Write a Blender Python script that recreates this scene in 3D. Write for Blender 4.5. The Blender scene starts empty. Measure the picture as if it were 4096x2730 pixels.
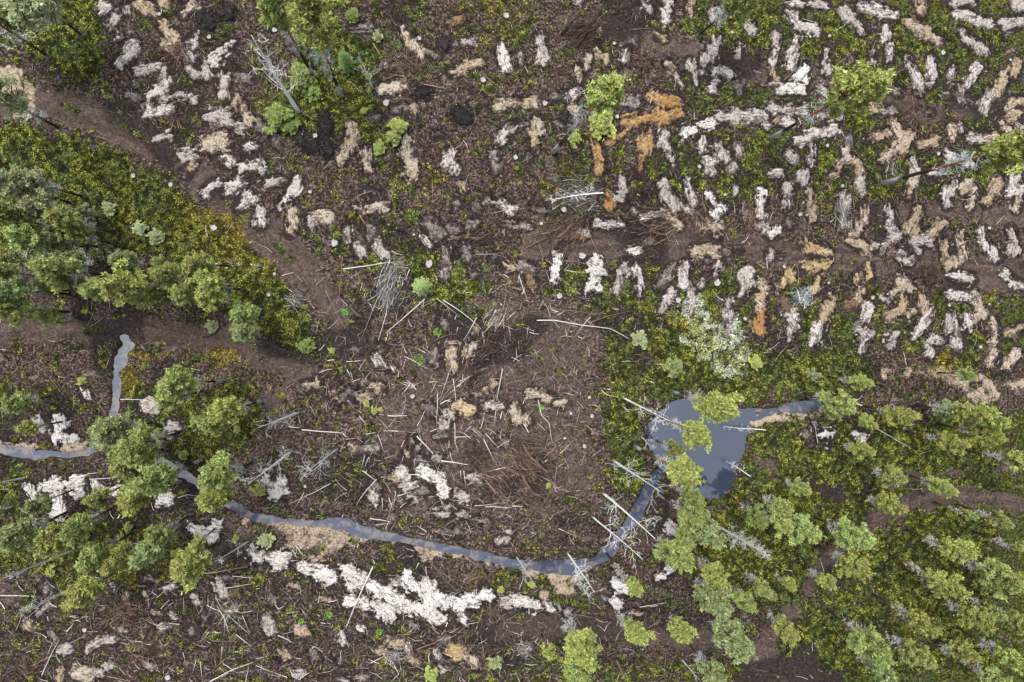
import bpy, math, random
import numpy as np
from mathutils import Vector, Matrix

random.seed(7); rng = np.random.default_rng(7)
scene = bpy.context.scene
col = scene.collection

# ------------------------------------------------------------------ camera
H = 70.0                      # flying height in metres
FPX = 2730.0                  # focal length in photo pixels (4096 wide)
NX, NY = 1850.0, 1300.0       # pixel straight below the drone
CX, CY = 2048.0, 1365.0
_u = Vector((CX-NX, -(CY-NY))); _t = math.atan(_u.length/FPX); _u.normalize()
FWD = Vector((_u.x*math.sin(_t), _u.y*math.sin(_t), -math.cos(_t))).normalized()
RGT = FWD.cross(Vector((0, 1, 0))).normalized()
UPV = RGT.cross(FWD).normalized()
cam_d = bpy.data.cameras.new('camera'); cam = bpy.data.objects.new('camera', cam_d); col.objects.link(cam)
cam_d.sensor_width = 36.0; cam_d.lens = 36.0*FPX/4096.0; cam_d.clip_end = 4000; cam_d.clip_start = .5
M = Matrix((RGT, UPV, -FWD)).transposed().to_4x4(); M.translation = (0, 0, H); cam.matrix_world = M
scene.camera = cam

# ------------------------------------------------------------------ light
w = bpy.data.worlds.new('World'); scene.world = w; w.use_nodes = True
nt = w.node_tree; nt.nodes.clear()
sky = nt.nodes.new('ShaderNodeTexSky'); sky.sky_type = 'NISHITA'; sky.sun_disc = False
SUN_EL, SUN_AZ = math.radians(66), math.radians(-38)
sky.sun_elevation = SUN_EL; sky.sun_rotation = SUN_AZ; sky.air_density = 1.0; sky.dust_density = 4.0; sky.ozone_density = 1.0
bg = nt.nodes.new('ShaderNodeBackground'); bg.inputs[1].default_value = 0.12
wo = nt.nodes.new('ShaderNodeOutputWorld'); hs = nt.nodes.new('ShaderNodeHueSaturation'); hs.inputs['Saturation'].default_value = .42   # thin overcast: greyer than clear air
nt.links.new(sky.outputs[0], hs.inputs['Color']); nt.links.new(hs.outputs[0], bg.inputs[0]); nt.links.new(bg.outputs[0], wo.inputs[0])
sd_ = bpy.data.lights.new('sun', 'SUN'); sd_.energy = 1.5; sd_.angle = math.radians(26); sd_.color = (1, .97, .92)
sun = bpy.data.objects.new('sun', sd_); col.objects.link(sun)
_d = Vector((math.sin(SUN_AZ)*math.cos(SUN_EL), math.cos(SUN_AZ)*math.cos(SUN_EL), math.sin(SUN_EL)))
sun.rotation_euler = _d.to_track_quat('Z', 'Y').to_euler()
vs = scene.view_settings; vs.view_transform = 'Standard'; vs.look = 'None'; vs.exposure = 1.15; vs.gamma = 1.0; vs.use_curve_mapping = False

# ------------------------------------------------------------------ pixel <-> ground
FW, RG, UP = np.array(FWD), np.array(RGT), np.array(UPV)
def ground(px, py, z=0.0):
    """the point at height z that the photo shows at (px, py)"""
    px = np.asarray(px, float); py = np.asarray(py, float)
    d = FW + ((px-CX)/FPX)[..., None]*RG - ((py-CY)/FPX)[..., None]*UP
    t = (z-H)/d[..., 2]
    return np.stack([d[..., 0]*t, d[..., 1]*t], -1)
def topix(x, y, z=0.0):
    v = np.stack([x, y, np.zeros_like(x)+z-H], -1)
    dep = np.maximum(v@FW, 1.0)
    return CX+FPX*(v@RG)/dep, CY-FPX*(v@UP)/dep
MPP = H/FPX*1.0   # metres per photo pixel, about 0.0256

# ------------------------------------------------------------------ noise
def _hash(ix, iy, s):
    with np.errstate(over='ignore'):
        n = ix.astype(np.int64).astype(np.uint32)*np.uint32(374761393) + iy.astype(np.int64).astype(np.uint32)*np.uint32(668265263) + np.uint32(s*2654435 % 4294967291)
        n = (n ^ (n >> np.uint32(13)))*np.uint32(1274126177)
        n = n ^ (n >> np.uint32(16))
    return n.astype(np.float64)/4294967295.0
def vn(x, y, s=0):
    ix = np.floor(x); iy = np.floor(y); fx = x-ix; fy = y-iy
    fx = fx*fx*(3-2*fx); fy = fy*fy*(3-2*fy)
    a = _hash(ix, iy, s); b = _hash(ix+1, iy, s); c = _hash(ix, iy+1, s); d = _hash(ix+1, iy+1, s)
    return (a*(1-fx)+b*fx)*(1-fy)+(c*(1-fx)+d*fx)*fy
def fbm(x, y, s=0, o=3):
    r = 0; a = .5; t = 0
    for i in range(o):
        r = r+a*vn(x*2**i+i*17.3, y*2**i-i*9.1, s+i*31); t += a; a *= .55
    return r/t
def sstep(a, b, v):
    t = np.clip((v-a)/(b-a), 0, 1); return t*t*(3-2*t)

# ------------------------------------------------------------------ distance fields (photo pixels)
def d_seg(X, Y, x1, y1, x2, y2):
    dx, dy = x2-x1, y2-y1; L = dx*dx+dy*dy+1e-9
    t = np.clip(((X-x1)*dx+(Y-y1)*dy)/L, 0, 1)
    return np.hypot(X-x1-t*dx, Y-y1-t*dy)
def d_line(X, Y, pts):
    r = np.full(np.shape(X), 1e9)
    for a, b in zip(pts[:-1], pts[1:]): r = np.minimum(r, d_seg(X, Y, a[0], a[1], b[0], b[1]))
    return r
def sd_poly(X, Y, pts):
    ins = np.zeros(np.shape(X), bool); n = len(pts)
    for i in range(n):
        x1, y1 = pts[i]; x2, y2 = pts[(i+1) % n]
        c = ((y1 > Y) != (y2 > Y)) & (X < (x2-x1)*(Y-y1)/((y2-y1) or 1e-9)+x1)
        ins ^= c
    d = d_line(X, Y, list(pts)+[pts[0]])
    return np.where(ins, -d, d)
DS = 4096/2353.0
def D(*v): return [(v[i]*DS, v[i+1]*DS) for i in range(0, len(v), 2)]

# water: each ditch run is points + half widths in photo pixels
POND = D(1548,922, 1512,950, 1494,985, 1488,1022, 1508,1058, 1548,1100, 1600,1136, 1652,1148, 1680,1122, 1700,1075, 1716,1030, 1722,975, 1716,948, 1690,938, 1640,918, 1590,914)
DITCH = [
 (D(-60,1030, 0,1036, 80,1046, 150,1048, 195,1043, 225,1022, 240,990, 252,965), [11,11,9,8,10,12,12,9]),
 (D(252,965, 262,930, 266,890, 262,855), [9,8,8,7]),
 (D(268,845, 275,830, 285,800), [12,13,3]),
 (D(280,806, 290,795, 283,782), [11,14,10]),
 (D(240,990, 300,1020, 350,1050, 400,1080, 440,1105, 490,1140, 530,1165), [10,9,9,9,8,9,9]),
 (D(530,1165, 575,1190, 640,1197, 700,1204, 760,1206, 800,1212, 840,1226, 900,1240, 960,1250, 1020,1262, 1080,1275, 1140,1290, 1200,1300, 1250,1308, 1300,1308, 1345,1304, 1385,1285, 1415,1250, 1440,1215, 1465,1180, 1485,1140, 1510,1095), [9,11,9,8,10,15,14,8,7,7,7,8,9,12,18,18,17,15,14,14,13,14]),
 (D(1700,955, 1735,955, 1780,946), [14,11,8]),
 (D(1800,942, 1840,934, 1885,935), [4,14,16]),
]
def water_sd(X, Y):
    r = sd_poly(X, Y, POND)
    for pts, ws in DITCH:
        for i in range(len(pts)-1):
            x1, y1 = pts[i]; x2, y2 = pts[i+1]; dx, dy = x2-x1, y2-y1
            t = np.clip(((X-x1)*dx+(Y-y1)*dy)/(dx*dx+dy*dy), 0, 1)
            r = np.minimum(r, np.hypot(X-x1-t*dx, Y-y1-t*dy)-(ws[i]+t*(ws[i+1]-ws[i]))*DS*.80)
    return r

# ------------------------------------------------------------------ sand patches, read off the photo tile by tile
# "colour x1,y1,x2,y2,w / ..." in tile coordinates; offsets and scale follow each tile
TILES = {
 (0, 0, .43556): """
w 940,100,980,60,90
d 1060,90,1080,80,40
w 1010,230,1060,160,80
w 1160,40,1160,110,45
t 1280,30,1320,100,90 / 1400,60,1400,110,80
t 1500,20,1525,30,85
t 1690,120,1790,50,80
t 1500,240,1560,290,70 / 1575,340,1575,430,125
w 1085,290,1090,340,50
w 1080,580,1120,530,70 / 1160,520,1220,410,110
w 1790,320,1780,400,70 / 1740,400,1800,440,50
w 1720,480,1750,530,70
w 1960,540,2040,480,100 / 2060,430,2150,390,50
w 1270,640,1440,620,90
w 1500,620,1510,680,60
w 1370,890,1430,840,80 / 1450,840,1510,760,110
w 1740,640,1790,690,70
w 1880,590,1900,700,80
w 2060,720,2060,870,90
w 1500,900,1520,930,50
w 1560,900,1690,880,50
w 1760,890,1775,900,50
w 1370,1030,1530,1010,110
w 1440,1270,1530,1250,90
t 2180,920,2300,1110,100
w 1930,1080,2060,1080,120 / 2090,1110,2230,1180,80
t 1900,1330,2040,1300,120 / 2030,1240,2030,1260,80
w 1690,1400,1790,1420,110
t 1740,1510,1760,1520,70
w 2050,1440,2090,1480,100
w 2280,1350,2340,1370,80
w 2200,1540,2340,1530,70
d 2200,700,2280,720,80
k 1870,170,1900,200,130
k 2040,110,2090,110,120
d 1190,860,1230,870,70
""",
 (1024, 0, .43556): """
t 1340,250,1360,290,50 / 1370,310,1400,370,60 / 1430,400,1500,480,100
d 900,250,1040,240,80
b 1800,210,1920,160,75
d 1800,380,1820,420,60
w 1920,390,2010,385,50
k 1720,400,1740,430,70
d 1590,480,1660,520,60
s 2240,430,2250,500,60 / 2260,520,2300,610,90
t 1940,600,2060,580,70
t 1810,660,1880,640,90
t 1150,820,1360,800,95
d 1270,1010,1370,1000,50
t 1450,1000,1465,1010,45
t 2190,970,2210,980,70
k 640,1090,660,1380,110
t 870,1160,890,1250,90 / 870,1300,780,1460,100
k 380,1190,430,1290,90
d 170,1290,190,1330,80
k 490,1340,530,1360,110
d 10,1120,40,1180,60
w 20,1480,60,1560,90
t 1000,1400,1020,1540,100
t 1370,1310,1360,1420,90 / 1380,1420,1430,1550,110
w 1780,1400,1760,1450,80 / 1780,1480,1830,1560,90
w 2240,1310,2330,1200,90
d 2190,1420,2200,1560,90
k 1850,1070,1910,1080,120
k 1500,860,1560,860,90
d 1650,1250,1690,1240,50
d 1190,600,1330,590,70
d 1080,1080,1120,1080,60
""",
 (2048, 0, .43556): """
w 595,5,630,10,50
w 1220,20,1250,80,75
w 1440,0,1450,15,70 / 1430,70,1410,180,90
t 1640,20,1640,110,70
w 1840,110,1850,170,70
w 2130,160,2220,280,75
w 260,340,270,400,90 / 270,420,290,540,90
d 70,520,80,590,80
t 820,290,830,360,50
t 790,480,810,510,50 / 870,520,870,590,50
d 1115,370,1130,395,50
t 1360,330,1395,350,65
t 700,540,680,600,80 / 620,640,600,710,80
w 1050,490,1030,560,80
t 1430,590,1480,650,55 / 1510,680,1560,790,55
d 1560,630,1575,650,50
w 1630,570,1650,640,65 / 1690,680,1690,740,55
w 1750,640,1765,665,40
w 1890,360,1890,420,80 / 1870,460,1850,500,110 / 1770,510,1760,560,60
w 2100,400,2090,500,55
w 1890,640,1990,690,90 / 1880,740,1850,830,90
d 2080,740,2100,830,70
d 380,900,450,880,50
w 520,890,600,840,75
t -120,970,190,940,85
t 560,1010,600,1040,90
d 1040,950,1150,930,115
o 1290,870,1330,900,100
o 1400,930,1520,940,115
o 1050,1130,1110,1110,100
o 1200,1110,1290,1090,90 / 1350,1080,1510,1050,125
w 1920,1080,2060,1060,115
w 2110,1060,2280,1080,115
w 2320,1150,2351,1150,50
s 1570,1230,1680,1200,95 / 1720,1150,1840,1140,95
d 10,1180,80,1160,100
t 230,1120,240,1190,90 
t 180,1230,200,1320,80
d 150,1440,150,1470,40
w 1400,1250,1380,1300,80 / 1380,1320,1440,1390,100 / 1430,1400,1460,1480,50 / 1470,1510,1490,1550,50
o 780,1290,790,1320,105 / 790,1350,800,1560,90
o 900,1280,990,1220,75
o 1230,1250,1230,1350,125
o 1180,1440,1170,1560,50
w 1750,1310,1750,1370,95
w 1880,1340,1890,1380,90 / 1910,1420,1960,1450,90
w 2060,1340,2080,1400,80
w 1800,1460,1820,1550,90
w 2010,1540,2050,1530,70
d 430,1150,450,1160,50
k 480,1100,500,1115,70
b 590,1330,580,1380,60
""",
 (3072, 0, .43556): """
w 200,20,380,40,60 / 380,30,520,50,70
w 190,100,260,190,80 / 270,220,440,280,90
w 680,110,730,170,90 / 760,150,790,220,70 / 830,220,860,300,70
w 870,70,1040,90,80 / 1050,110,1160,130,80
t 1400,60,1420,100,90 / 1370,20,1440,20,60
w 1700,10,1880,20,80 / 1690,40,1710,40,60
w 1760,130,1880,150,100 / 1880,170,2030,210,90
w 2180,210,2240,220,110 / 2260,210,2340,200,80
w 2300,30,2330,60,110
t 1290,200,1310,200,90 / 1370,250,1480,300,90 / 1480,320,1580,380,80
w 1800,300,1830,360,90 / 1870,370,1960,440,90 / 1960,440,2030,460,80
w 70,320,80,390,70
w 70,460,60,560,75
w 270,370,230,450,80
w 220,530,210,590,105
w 540,470,530,550,80
w 550,610,530,660,80
d 760,530,770,560,50
w 960,500,960,570,65
d 1000,210,990,250,70
w 1080,270,1070,370,80 / 1100,420,1110,540,80
w 1280,540,1300,620,70 / 1320,650,1370,720,80 
w 1370,750,1400,840,85
w 1500,540,1510,680,85
s 340,620,260,720,80 / 330,730,350,735,60
s 130,800,310,820,110
t 50,640,70,720,50
w 50,760,120,760,55
w 1700,650,1680,700,80
d 1660,760,1680,750,60
w 1930,620,1840,760,85
d 1780,820,1800,880,100
w 1490,780,1510,780,60
d 1640,870,1660,870,60
d 1080,690,1110,790,60
d 1170,830,1200,850,80
t 2280,580,2260,680,90 / 2180,720,2120,830,110 
w 2060,870,1990,990,110
w 480,830,520,860,80
w 30,980,150,1010,85 
w 180,1005,330,1000,65
t 90,1120,120,1110,60
w 170,1120,240,1140,90
w 500,1070,620,1070,90
d 420,1070,440,1080,45
t 940,990,990,1010,70
d 1060,1030,1130,1030,100
t 2240,950,2340,920,90 / 2220,1040,2280,1060,100 
t 2150,1130,2230,1180,80
w 2330,1150,2351,1170,70
d 1380,1030,1500,1040,50
t 1150,1150,1190,1220,95 / 980,1250,1140,1230,65 
t 880,1280,940,1270,50
w 280,1290,360,1270,85 
w 400,1240,600,1190,105 / 640,1170,650,1200,40
t 1320,1240,1220,1350,115
t 1690,1180,1700,1250,95 
w 1780,1180,1780,1210,60
t 1420,1340,1530,1290,95
w 1870,1270,1950,1280,95
t 2010,1260,2090,1260,80
d 730,1270,740,1340,80
w 700,1390,730,1450,90
t 640,1530,660,1500,50
w 400,1350,400,1400,90 / 380,1450,390,1490,70 
w 190,1420,230,1460,80
t 800,1480,840,1560,90
t 1060,1460,1150,1400,85
w 1650,1410,1690,1450,100
w 1340,1500,1370,1560,85
w 1800,1500,1880,1510,75
""",
 (0, 683, .43556): """
d 1680,20,1710,30,60
w 1880,210,1960,130,85
w 2090,180,2200,130,115 / 2180,50,2190,70,50
w 2200,340,2290,230,85 / 2290,240,2340,260,70
d 1080,1160,1000,1180,90
""",
 (1024, 683, .43556): """
w 110,110,200,90,70
w 370,110,330,200,105 / 300,240,270,290,90 / 225,310,215,340,40
w 40,390,40,480,105
t 340,380,350,450,100 / 360,470,320,560,80
w 490,440,500,500,80 
t 540,430,660,420,90
t 1400,20,1430,60,100
t 1050,340,1180,330,80 / 900,330,1000,350,40
d 1000,200,1130,210,50
w 840,540,850,650,60 
w 930,680,970,760,95
d 940,560,970,620,50
d 1040,500,1060,600,90
w 1120,690,1180,760,90
d 1590,490,1680,560,130
d 1840,310,1860,310,55
d 2020,330,2050,350,75
w 2120,280,2180,290,60
w 2270,320,2340,360,90
w 1560,640,1600,700,80
d 1790,520,1860,540,60
d 1960,510,2010,500,80
d 2300,510,2340,510,70
d 1750,720,1760,830,90 
d 1730,880,1730,960,90
d 1910,700,1950,820,90
d 2000,900,2010,950,80
d 2180,800,2200,800,60
t 2300,860,2330,890,80
t 1895,140,1905,170,65
d 1740,1390,1750,1430,80
t 2005,1470,2015,1490,60
""",
 (2048, 683, .43556): """
w 1020,80,1020,120,60 / 1010,140,1030,230,80
w 950,250,1000,270,70
o 875,220,890,235,60
o 885,310,895,330,70
w 1380,120,1420,270,90 / 1440,230,1510,330,90
w 1600,100,1620,180,70 / 1640,220,1660,300,80 
w 1600,350,1660,390,85
s 1800,220,1830,260,80 / 1850,300,1870,330,70 / 1870,380,1930,350,100
w 2050,160,2055,185,60
d 2120,310,2130,450,70
s 2290,200,2280,290,100 / 2280,300,2280,380,95
w 1800,5,1820,15,70
w 2020,0,2040,5,55
w 1110,350,1140,400,40
s 1220,440,1320,410,85
t 1390,370,1480,440,70 / 1480,450,1540,510,70
t 1700,460,1760,500,60 / 1790,500,1890,520,110 / 1850,560,1890,630,50
w 2270,500,2340,560,70
w 770,480,860,500,80 / 870,500,980,490,60
d 1030,515,1050,525,45
w 620,560,680,580,60 
o 560,620,640,610,55
d 490,650,505,645,45
d 20,510,160,500,60
d 200,330,310,360,70
s 1105,735,1150,725,60
d 1250,660,1270,650,60
t 1690,740,1870,740,115
d 1960,740,2080,740,60
d 80,880,180,900,90
b 150,910,190,1030,80
s 420,800,400,900,105 / 400,930,390,960,85 / 365,1010,400,1040,55
s 680,840,740,860,50 / 780,830,780,870,90 / 760,900,760,960,110 / 830,940,850,940,60
s 750,1010,720,1080,100 / 675,1130,680,1160,45 / 780,1080,785,1110,50
w 1040,860,1000,930,90 / 1060,920,1060,940,55 
w 970,1010,960,1090,70
w 1140,910,1150,960,100 / 1170,1000,1170,1080,90 / 1170,1120,1170,1150,50
d 1480,890,1400,960,70 / 1440,970,1340,1060,60
w 1590,870,1590,1030,90 
w 1640,1120,1640,1260,80
w 1900,860,1870,950,90 
d 1800,830,1830,835,50
w 1780,990,1720,1070,60
w 2160,960,2160,1030,140 / 2140,1040,2120,1140,80
w 1470,1120,1420,1180,90 / 1440,1200,1370,1270,80
w 1990,1210,2010,1250,90 / 2000,1290,2010,1450,90
t 2290,1060,2320,1080,105 / 2290,1130,2290,1250,100 
o 2280,1310,2290,1380,90 / 2240,1400,2280,1490,90
d 1910,1185,1930,1190,45
""",
 (3072, 683, .43556): """
w 40,30,120,20,80
w 340,20,320,80,80
t 610,20,640,10,70
w 840,0,840,15,60 / 840,70,840,130,80 / 850,160,860,210,60
w 180,160,180,230,105 / 180,270,170,330,90
t 390,210,380,300,90 / 400,340,410,440,70
w 700,240,700,340,120 / 690,370,690,420,70 / 690,460,690,510,105
t 890,360,890,450,80 / 860,480,820,550,80 
t 780,580,800,580,50
w 1120,370,1130,470,95 / 1130,500,1140,560,90 
w 1120,620,1190,620,85
t 1380,370,1350,470,90 / 1300,540,1350,550,130
w 1640,190,1640,310,85 / 1700,130,1640,200,110 / 1720,80,1725,100,60
t 1840,150,1800,180,115 / 1880,200,1850,320,80
t 2120,100,2060,200,120 / 2060,210,2000,290,90
w 2260,40,2270,130,115 
w 2230,190,2310,180,80
t 2290,270,2270,350,80
t 1340,20,1340,100,90 
t 1310,160,1300,200,70 / 1290,220,1290,240,50
w 1500,30,1600,20,70
t 1600,490,1560,530,90 / 1480,570,1560,590,65
w 1360,640,1460,650,100 
w 1385,715,1395,730,40
s 30,580,100,560,90
d 190,480,210,500,70
y 330,670,380,720,80 / 400,710,520,730,95 / 540,760,570,750,60
y 360,900,480,870,105 / 510,890,560,840,60
w 20,750,20,790,60
d 90,780,110,780,45
t 760,640,800,660,60 / 840,680,940,730,80
w 970,690,990,695,50
w 1080,690,1070,740,60 / 1130,740,1250,750,60 / 1220,800,1300,840,80
w 1325,805,1350,795,40
t 1630,690,1650,790,100 / 1770,580,1770,660,80 / 1790,720,1780,790,90 / 1680,850,1720,830,130
w 1960,550,1970,610,85 / 1980,640,2010,710,90 / 2060,730,2110,800,90
w 2220,550,2240,620,80 / 2260,650,2250,700,60 / 2220,740,2265,735,95
w 1690,970,1880,990,90
w 2190,950,2240,1000,70 / 2250,1020,2340,1060,80
y 200,930,190,980,80 / 170,1000,130,1040,60 
t 75,1080,85,1100,60
y 470,980,470,1040,75 / 460,1070,400,1120,90 / 370,1160,375,1150,50
y 930,890,940,980,70 / 860,940,810,1000,60 
d 680,1050,700,1055,50
t 1230,1000,1290,1040,115 / 1150,1120,1220,1080,70 
w 1060,1170,1100,1180,70
w 1680,1140,1840,1160,105
w 1910,1130,1925,1150,60
b 150,1210,160,1260,80 
d 105,1290,115,1290,60
t 560,1130,590,1180,80 / 570,1220,520,1290,110 / 500,1320,520,1370,80 
w 480,1430,430,1570,110
w 220,1330,240,1420,95 
w 200,1470,190,1550,90
t 850,1130,850,1190,90 
b 740,1240,800,1230,90
w 920,1260,890,1360,105 
d 810,1410,830,1410,50
y 1240,1180,1240,1280,90 
t 1110,1340,1180,1310,105
t 1430,1200,1440,1270,85 / 1350,1290,1330,1300,45 / 1290,1320,1280,1370,50
w 1480,1320,1430,1400,105 / 1420,1410,1350,1500,95
w 1690,1360,1680,1450,115 / 1730,1460,1750,1570,75
t 1920,1220,1980,1300,105 / 1950,1330,1920,1350,80 
w 1850,1360,1850,1430,105
t 2080,1370,2100,1450,80 / 2090,1490,2090,1560,60
d 1980,1440,1985,1460,55
t 2200,1500,2330,1450,80
w 850,1460,920,1520,105
w 1180,1510,1130,1550,80
w 1500,1530,1600,1550,70
""",
 (0, 1366, .4352): """
s 770,450,800,520,70
w 1345,595,1385,615,140
w 1560,800,1600,800,130
w 350,720,400,820,90 
s 540,730,560,800,110 / 520,860,640,890,110
s 250,1340,280,1380,80 
s 370,1340,370,1370,50
s 460,1320,510,1330,120 
s 640,1310,740,1290,100 / 660,1380,690,1390,120
s 880,1320,890,1350,70 
s 960,1370,1070,1380,90
s 290,1470,320,1460,110
s 540,1440,530,1567,110
s 1495,1465,1525,1475,130
""",
 (1024, 1366, .4352): """
d 930,50,920,80,60
d 1130,50,1140,80,85 
w 1100,140,1130,190,90 / 1170,230,1250,245,60
t 490,400,560,400,70 / 560,350,565,360,50
d 430,410,430,470,60
t 690,460,700,510,65
d 1005,340,1015,360,40
d 985,400,1000,400,55
t 1080,420,1140,440,95
d 870,450,930,520,60
t 995,500,1010,500,80
d 790,530,820,520,75
d 1650,90,1640,200,75
t 1800,120,1820,240,120
t 1990,60,1970,110,95
t 1790,5,1830,10,75
k 2040,150,2060,165,95
t 2120,450,2200,400,70
d 2030,510,2090,520,80
y 1870,600,1970,640,115
w 2140,600,2260,590,65
d 1590,600,1620,640,95
w 1765,670,1785,700,90 
w 1725,760,1740,765,90
d 1680,870,1730,870,70
t 880,960,900,980,70
d 960,980,1080,980,90
d 1440,920,1480,970,95
t 1375,1035,1385,1050,40
d 1490,1090,1510,1090,80
d 1640,1080,1680,1080,95
w 1320,1180,1340,1240,110 
t 1260,1260,1290,1265,70
s 1540,1200,1640,1240,130 / 1680,1280,1720,1400,110
w 1360,1340,1460,1320,80 
d 1510,1370,1535,1375,90
w 1430,1430,1450,1435,80
d 1340,1460,1360,1460,80
w 1060,1420,1080,1470,90 
d 1090,1350,1120,1360,90
w 1970,1270,2060,1280,90 
w 1855,1400,1870,1400,70
w 1890,1440,1930,1450,100
d 2000,1450,2110,1450,70
d 2110,1310,2130,1315,70
s 90,1280,110,1320,90 / 220,1280,225,1290,100 
s 180,1400,230,1390,120
w 1650,1540,1760,1530,60
d 2240,900,2280,930,80
""",
 (2048, 1366, .4352): """
t 170,490,220,490,90 / 250,490,350,520,70 / 390,550,460,580,50
t 30,630,60,700,110 / 90,720,140,740,70
""",
 (3072, 1366, .4352): """
w 860,30,850,70,85
w 1130,30,1160,20,80
w 1500,70,1490,110,100 / 1510,10,1600,10,60
w 1720,20,1750,60,95
t 2080,10,2070,20,60 / 2090,80,2080,130,80 / 2060,150,2040,210,60
t 2290,110,2240,170,90 / 2220,190,2200,240,80
s 480,850,590,850,80 / 540,940,545,970,40
w 425,765,435,780,40
s 820,880,890,890,85
d 380,930,400,935,60
d 330,860,350,860,70
""",
 (0, 2048, .7613): """
s 280,5,310,20,45
s 1000,90,1040,110,55 / 1130,80,1110,140,60
s 1325,210,1345,250,50
d 770,345,790,350,50
d 250,390,250,410,50
w 605,395,615,410,35
t 660,450,670,470,40
w 860,410,920,390,35
t 760,430,775,480,25
w 1150,380,1170,430,50
d 1180,340,1200,340,40
w 1030,450,1055,480,35
t 810,530,830,530,42
w 900,545,910,545,35
w 850,610,870,600,50
t 140,600,155,620,48
d 260,490,210,530,50
d 265,640,285,665,35
w 325,720,345,715,48
w 460,720,520,680,30
w 560,680,585,680,48
w 625,620,640,620,35
d 530,510,540,520,35
d 1080,550,1060,590,35
d 1010,625,1020,635,45
w 770,800,790,810,50
t 420,850,455,860,75
w 555,815,575,805,42
w 515,860,525,860,50
t 310,840,310,890,30
b 1225,440,1240,440,40
w 1010,360,1030,360,35
""",
 (1024, 2048, .7613): """
s 0,230,25,235,50
s 90,240,140,250,85
s 260,300,300,300,70 / 330,320,380,350,90
s 470,310,540,340,70 / 510,370,550,350,80
s 480,470,520,470,60 / 560,470,580,480,60
s 620,390,650,420,75
s 630,500,700,545,70
s 790,350,820,390,70 
s 690,430,750,460,60
s 780,490,800,510,85
s 870,510,960,560,80
s 900,390,920,480,75 / 950,440,990,470,65
s 1050,470,1080,480,60 / 1080,530,1090,580,50
s 1115,460,1150,460,65
s 1200,440,1225,440,60
w 720,370,735,370,35
t 180,390,210,400,50
d 80,440,90,480,40
w 60,570,80,620,60
t 215,620,240,625,65
t 145,740,155,755,50
d 300,740,310,770,40
w 450,660,460,690,50
d 425,770,440,775,50
w 220,855,235,855,40
t 360,460,390,460,35
w 455,880,470,885,45
d 555,870,575,870,50
t 710,685,750,690,60
t 650,735,665,735,35
w 785,705,800,730,40
t 815,770,835,780,50
w 945,740,960,780,35
w 965,815,980,820,35
y 1030,740,1060,740,75
t 1080,770,1100,770,50
t 1130,790,1150,815,48
d 980,670,1010,670,32
d 820,600,840,605,35
w 1285,155,1305,150,45
w 1325,110,1340,110,30
d 1000,110,1050,110,50
d 1160,50,1210,60,40
w 950,10,1000,10,40
w 1085,10,1100,15,38
w 1300,480,1320,480,50
s 540,610,550,615,30
""",
 (2048, 2048, .7613): """
s 10,470,60,480,60 / 60,480,120,500,50
s 175,480,200,510,35
w 290,520,300,525,35
s 545,380,590,400,65 / 530,470,560,485,50
s 820,70,845,90,62
s 770,345,800,335,40 / 820,295,835,310,45
w 625,530,635,530,28
t 660,535,680,535,26
s 905,20,915,25,40
""",
}
PATCHES = []
for (ox, oy, f), txt in TILES.items():
    for line in txt.strip().splitlines():
        line = line.strip()
        if not line: continue
        code, rest = line[0], line[1:]
        caps = []
        for c in rest.split('/'):
            a = [float(v) for v in c.split(',')]
            caps.append((ox+a[0]*f, oy+a[1]*f, ox+a[2]*f, oy+a[3]*f, a[4]*f))
        PATCHES.append((code, caps))

RUTS = [D(-60,232, 130,262, 300,320, 420,405, 545,510, 660,610, 740,712, 800,795), D(-60,195, 150,215, 300,268, 445,368, 580,482, 700,585, 790,690, 850,770),
        D(-60,745, 300,742, 560,790), D(-60,775, 300,772, 560,812), D(1230,548, 1600,548, 1900,578, 2420,618), D(1230,575, 1600,575, 1900,605, 2420,645),
        D(2353,1136, 2150,1128, 2020,1168, 1885,1280, 1825,1380), D(2353,1160, 2160,1154, 2045,1192, 1920,1300, 1860,1400)]
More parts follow.
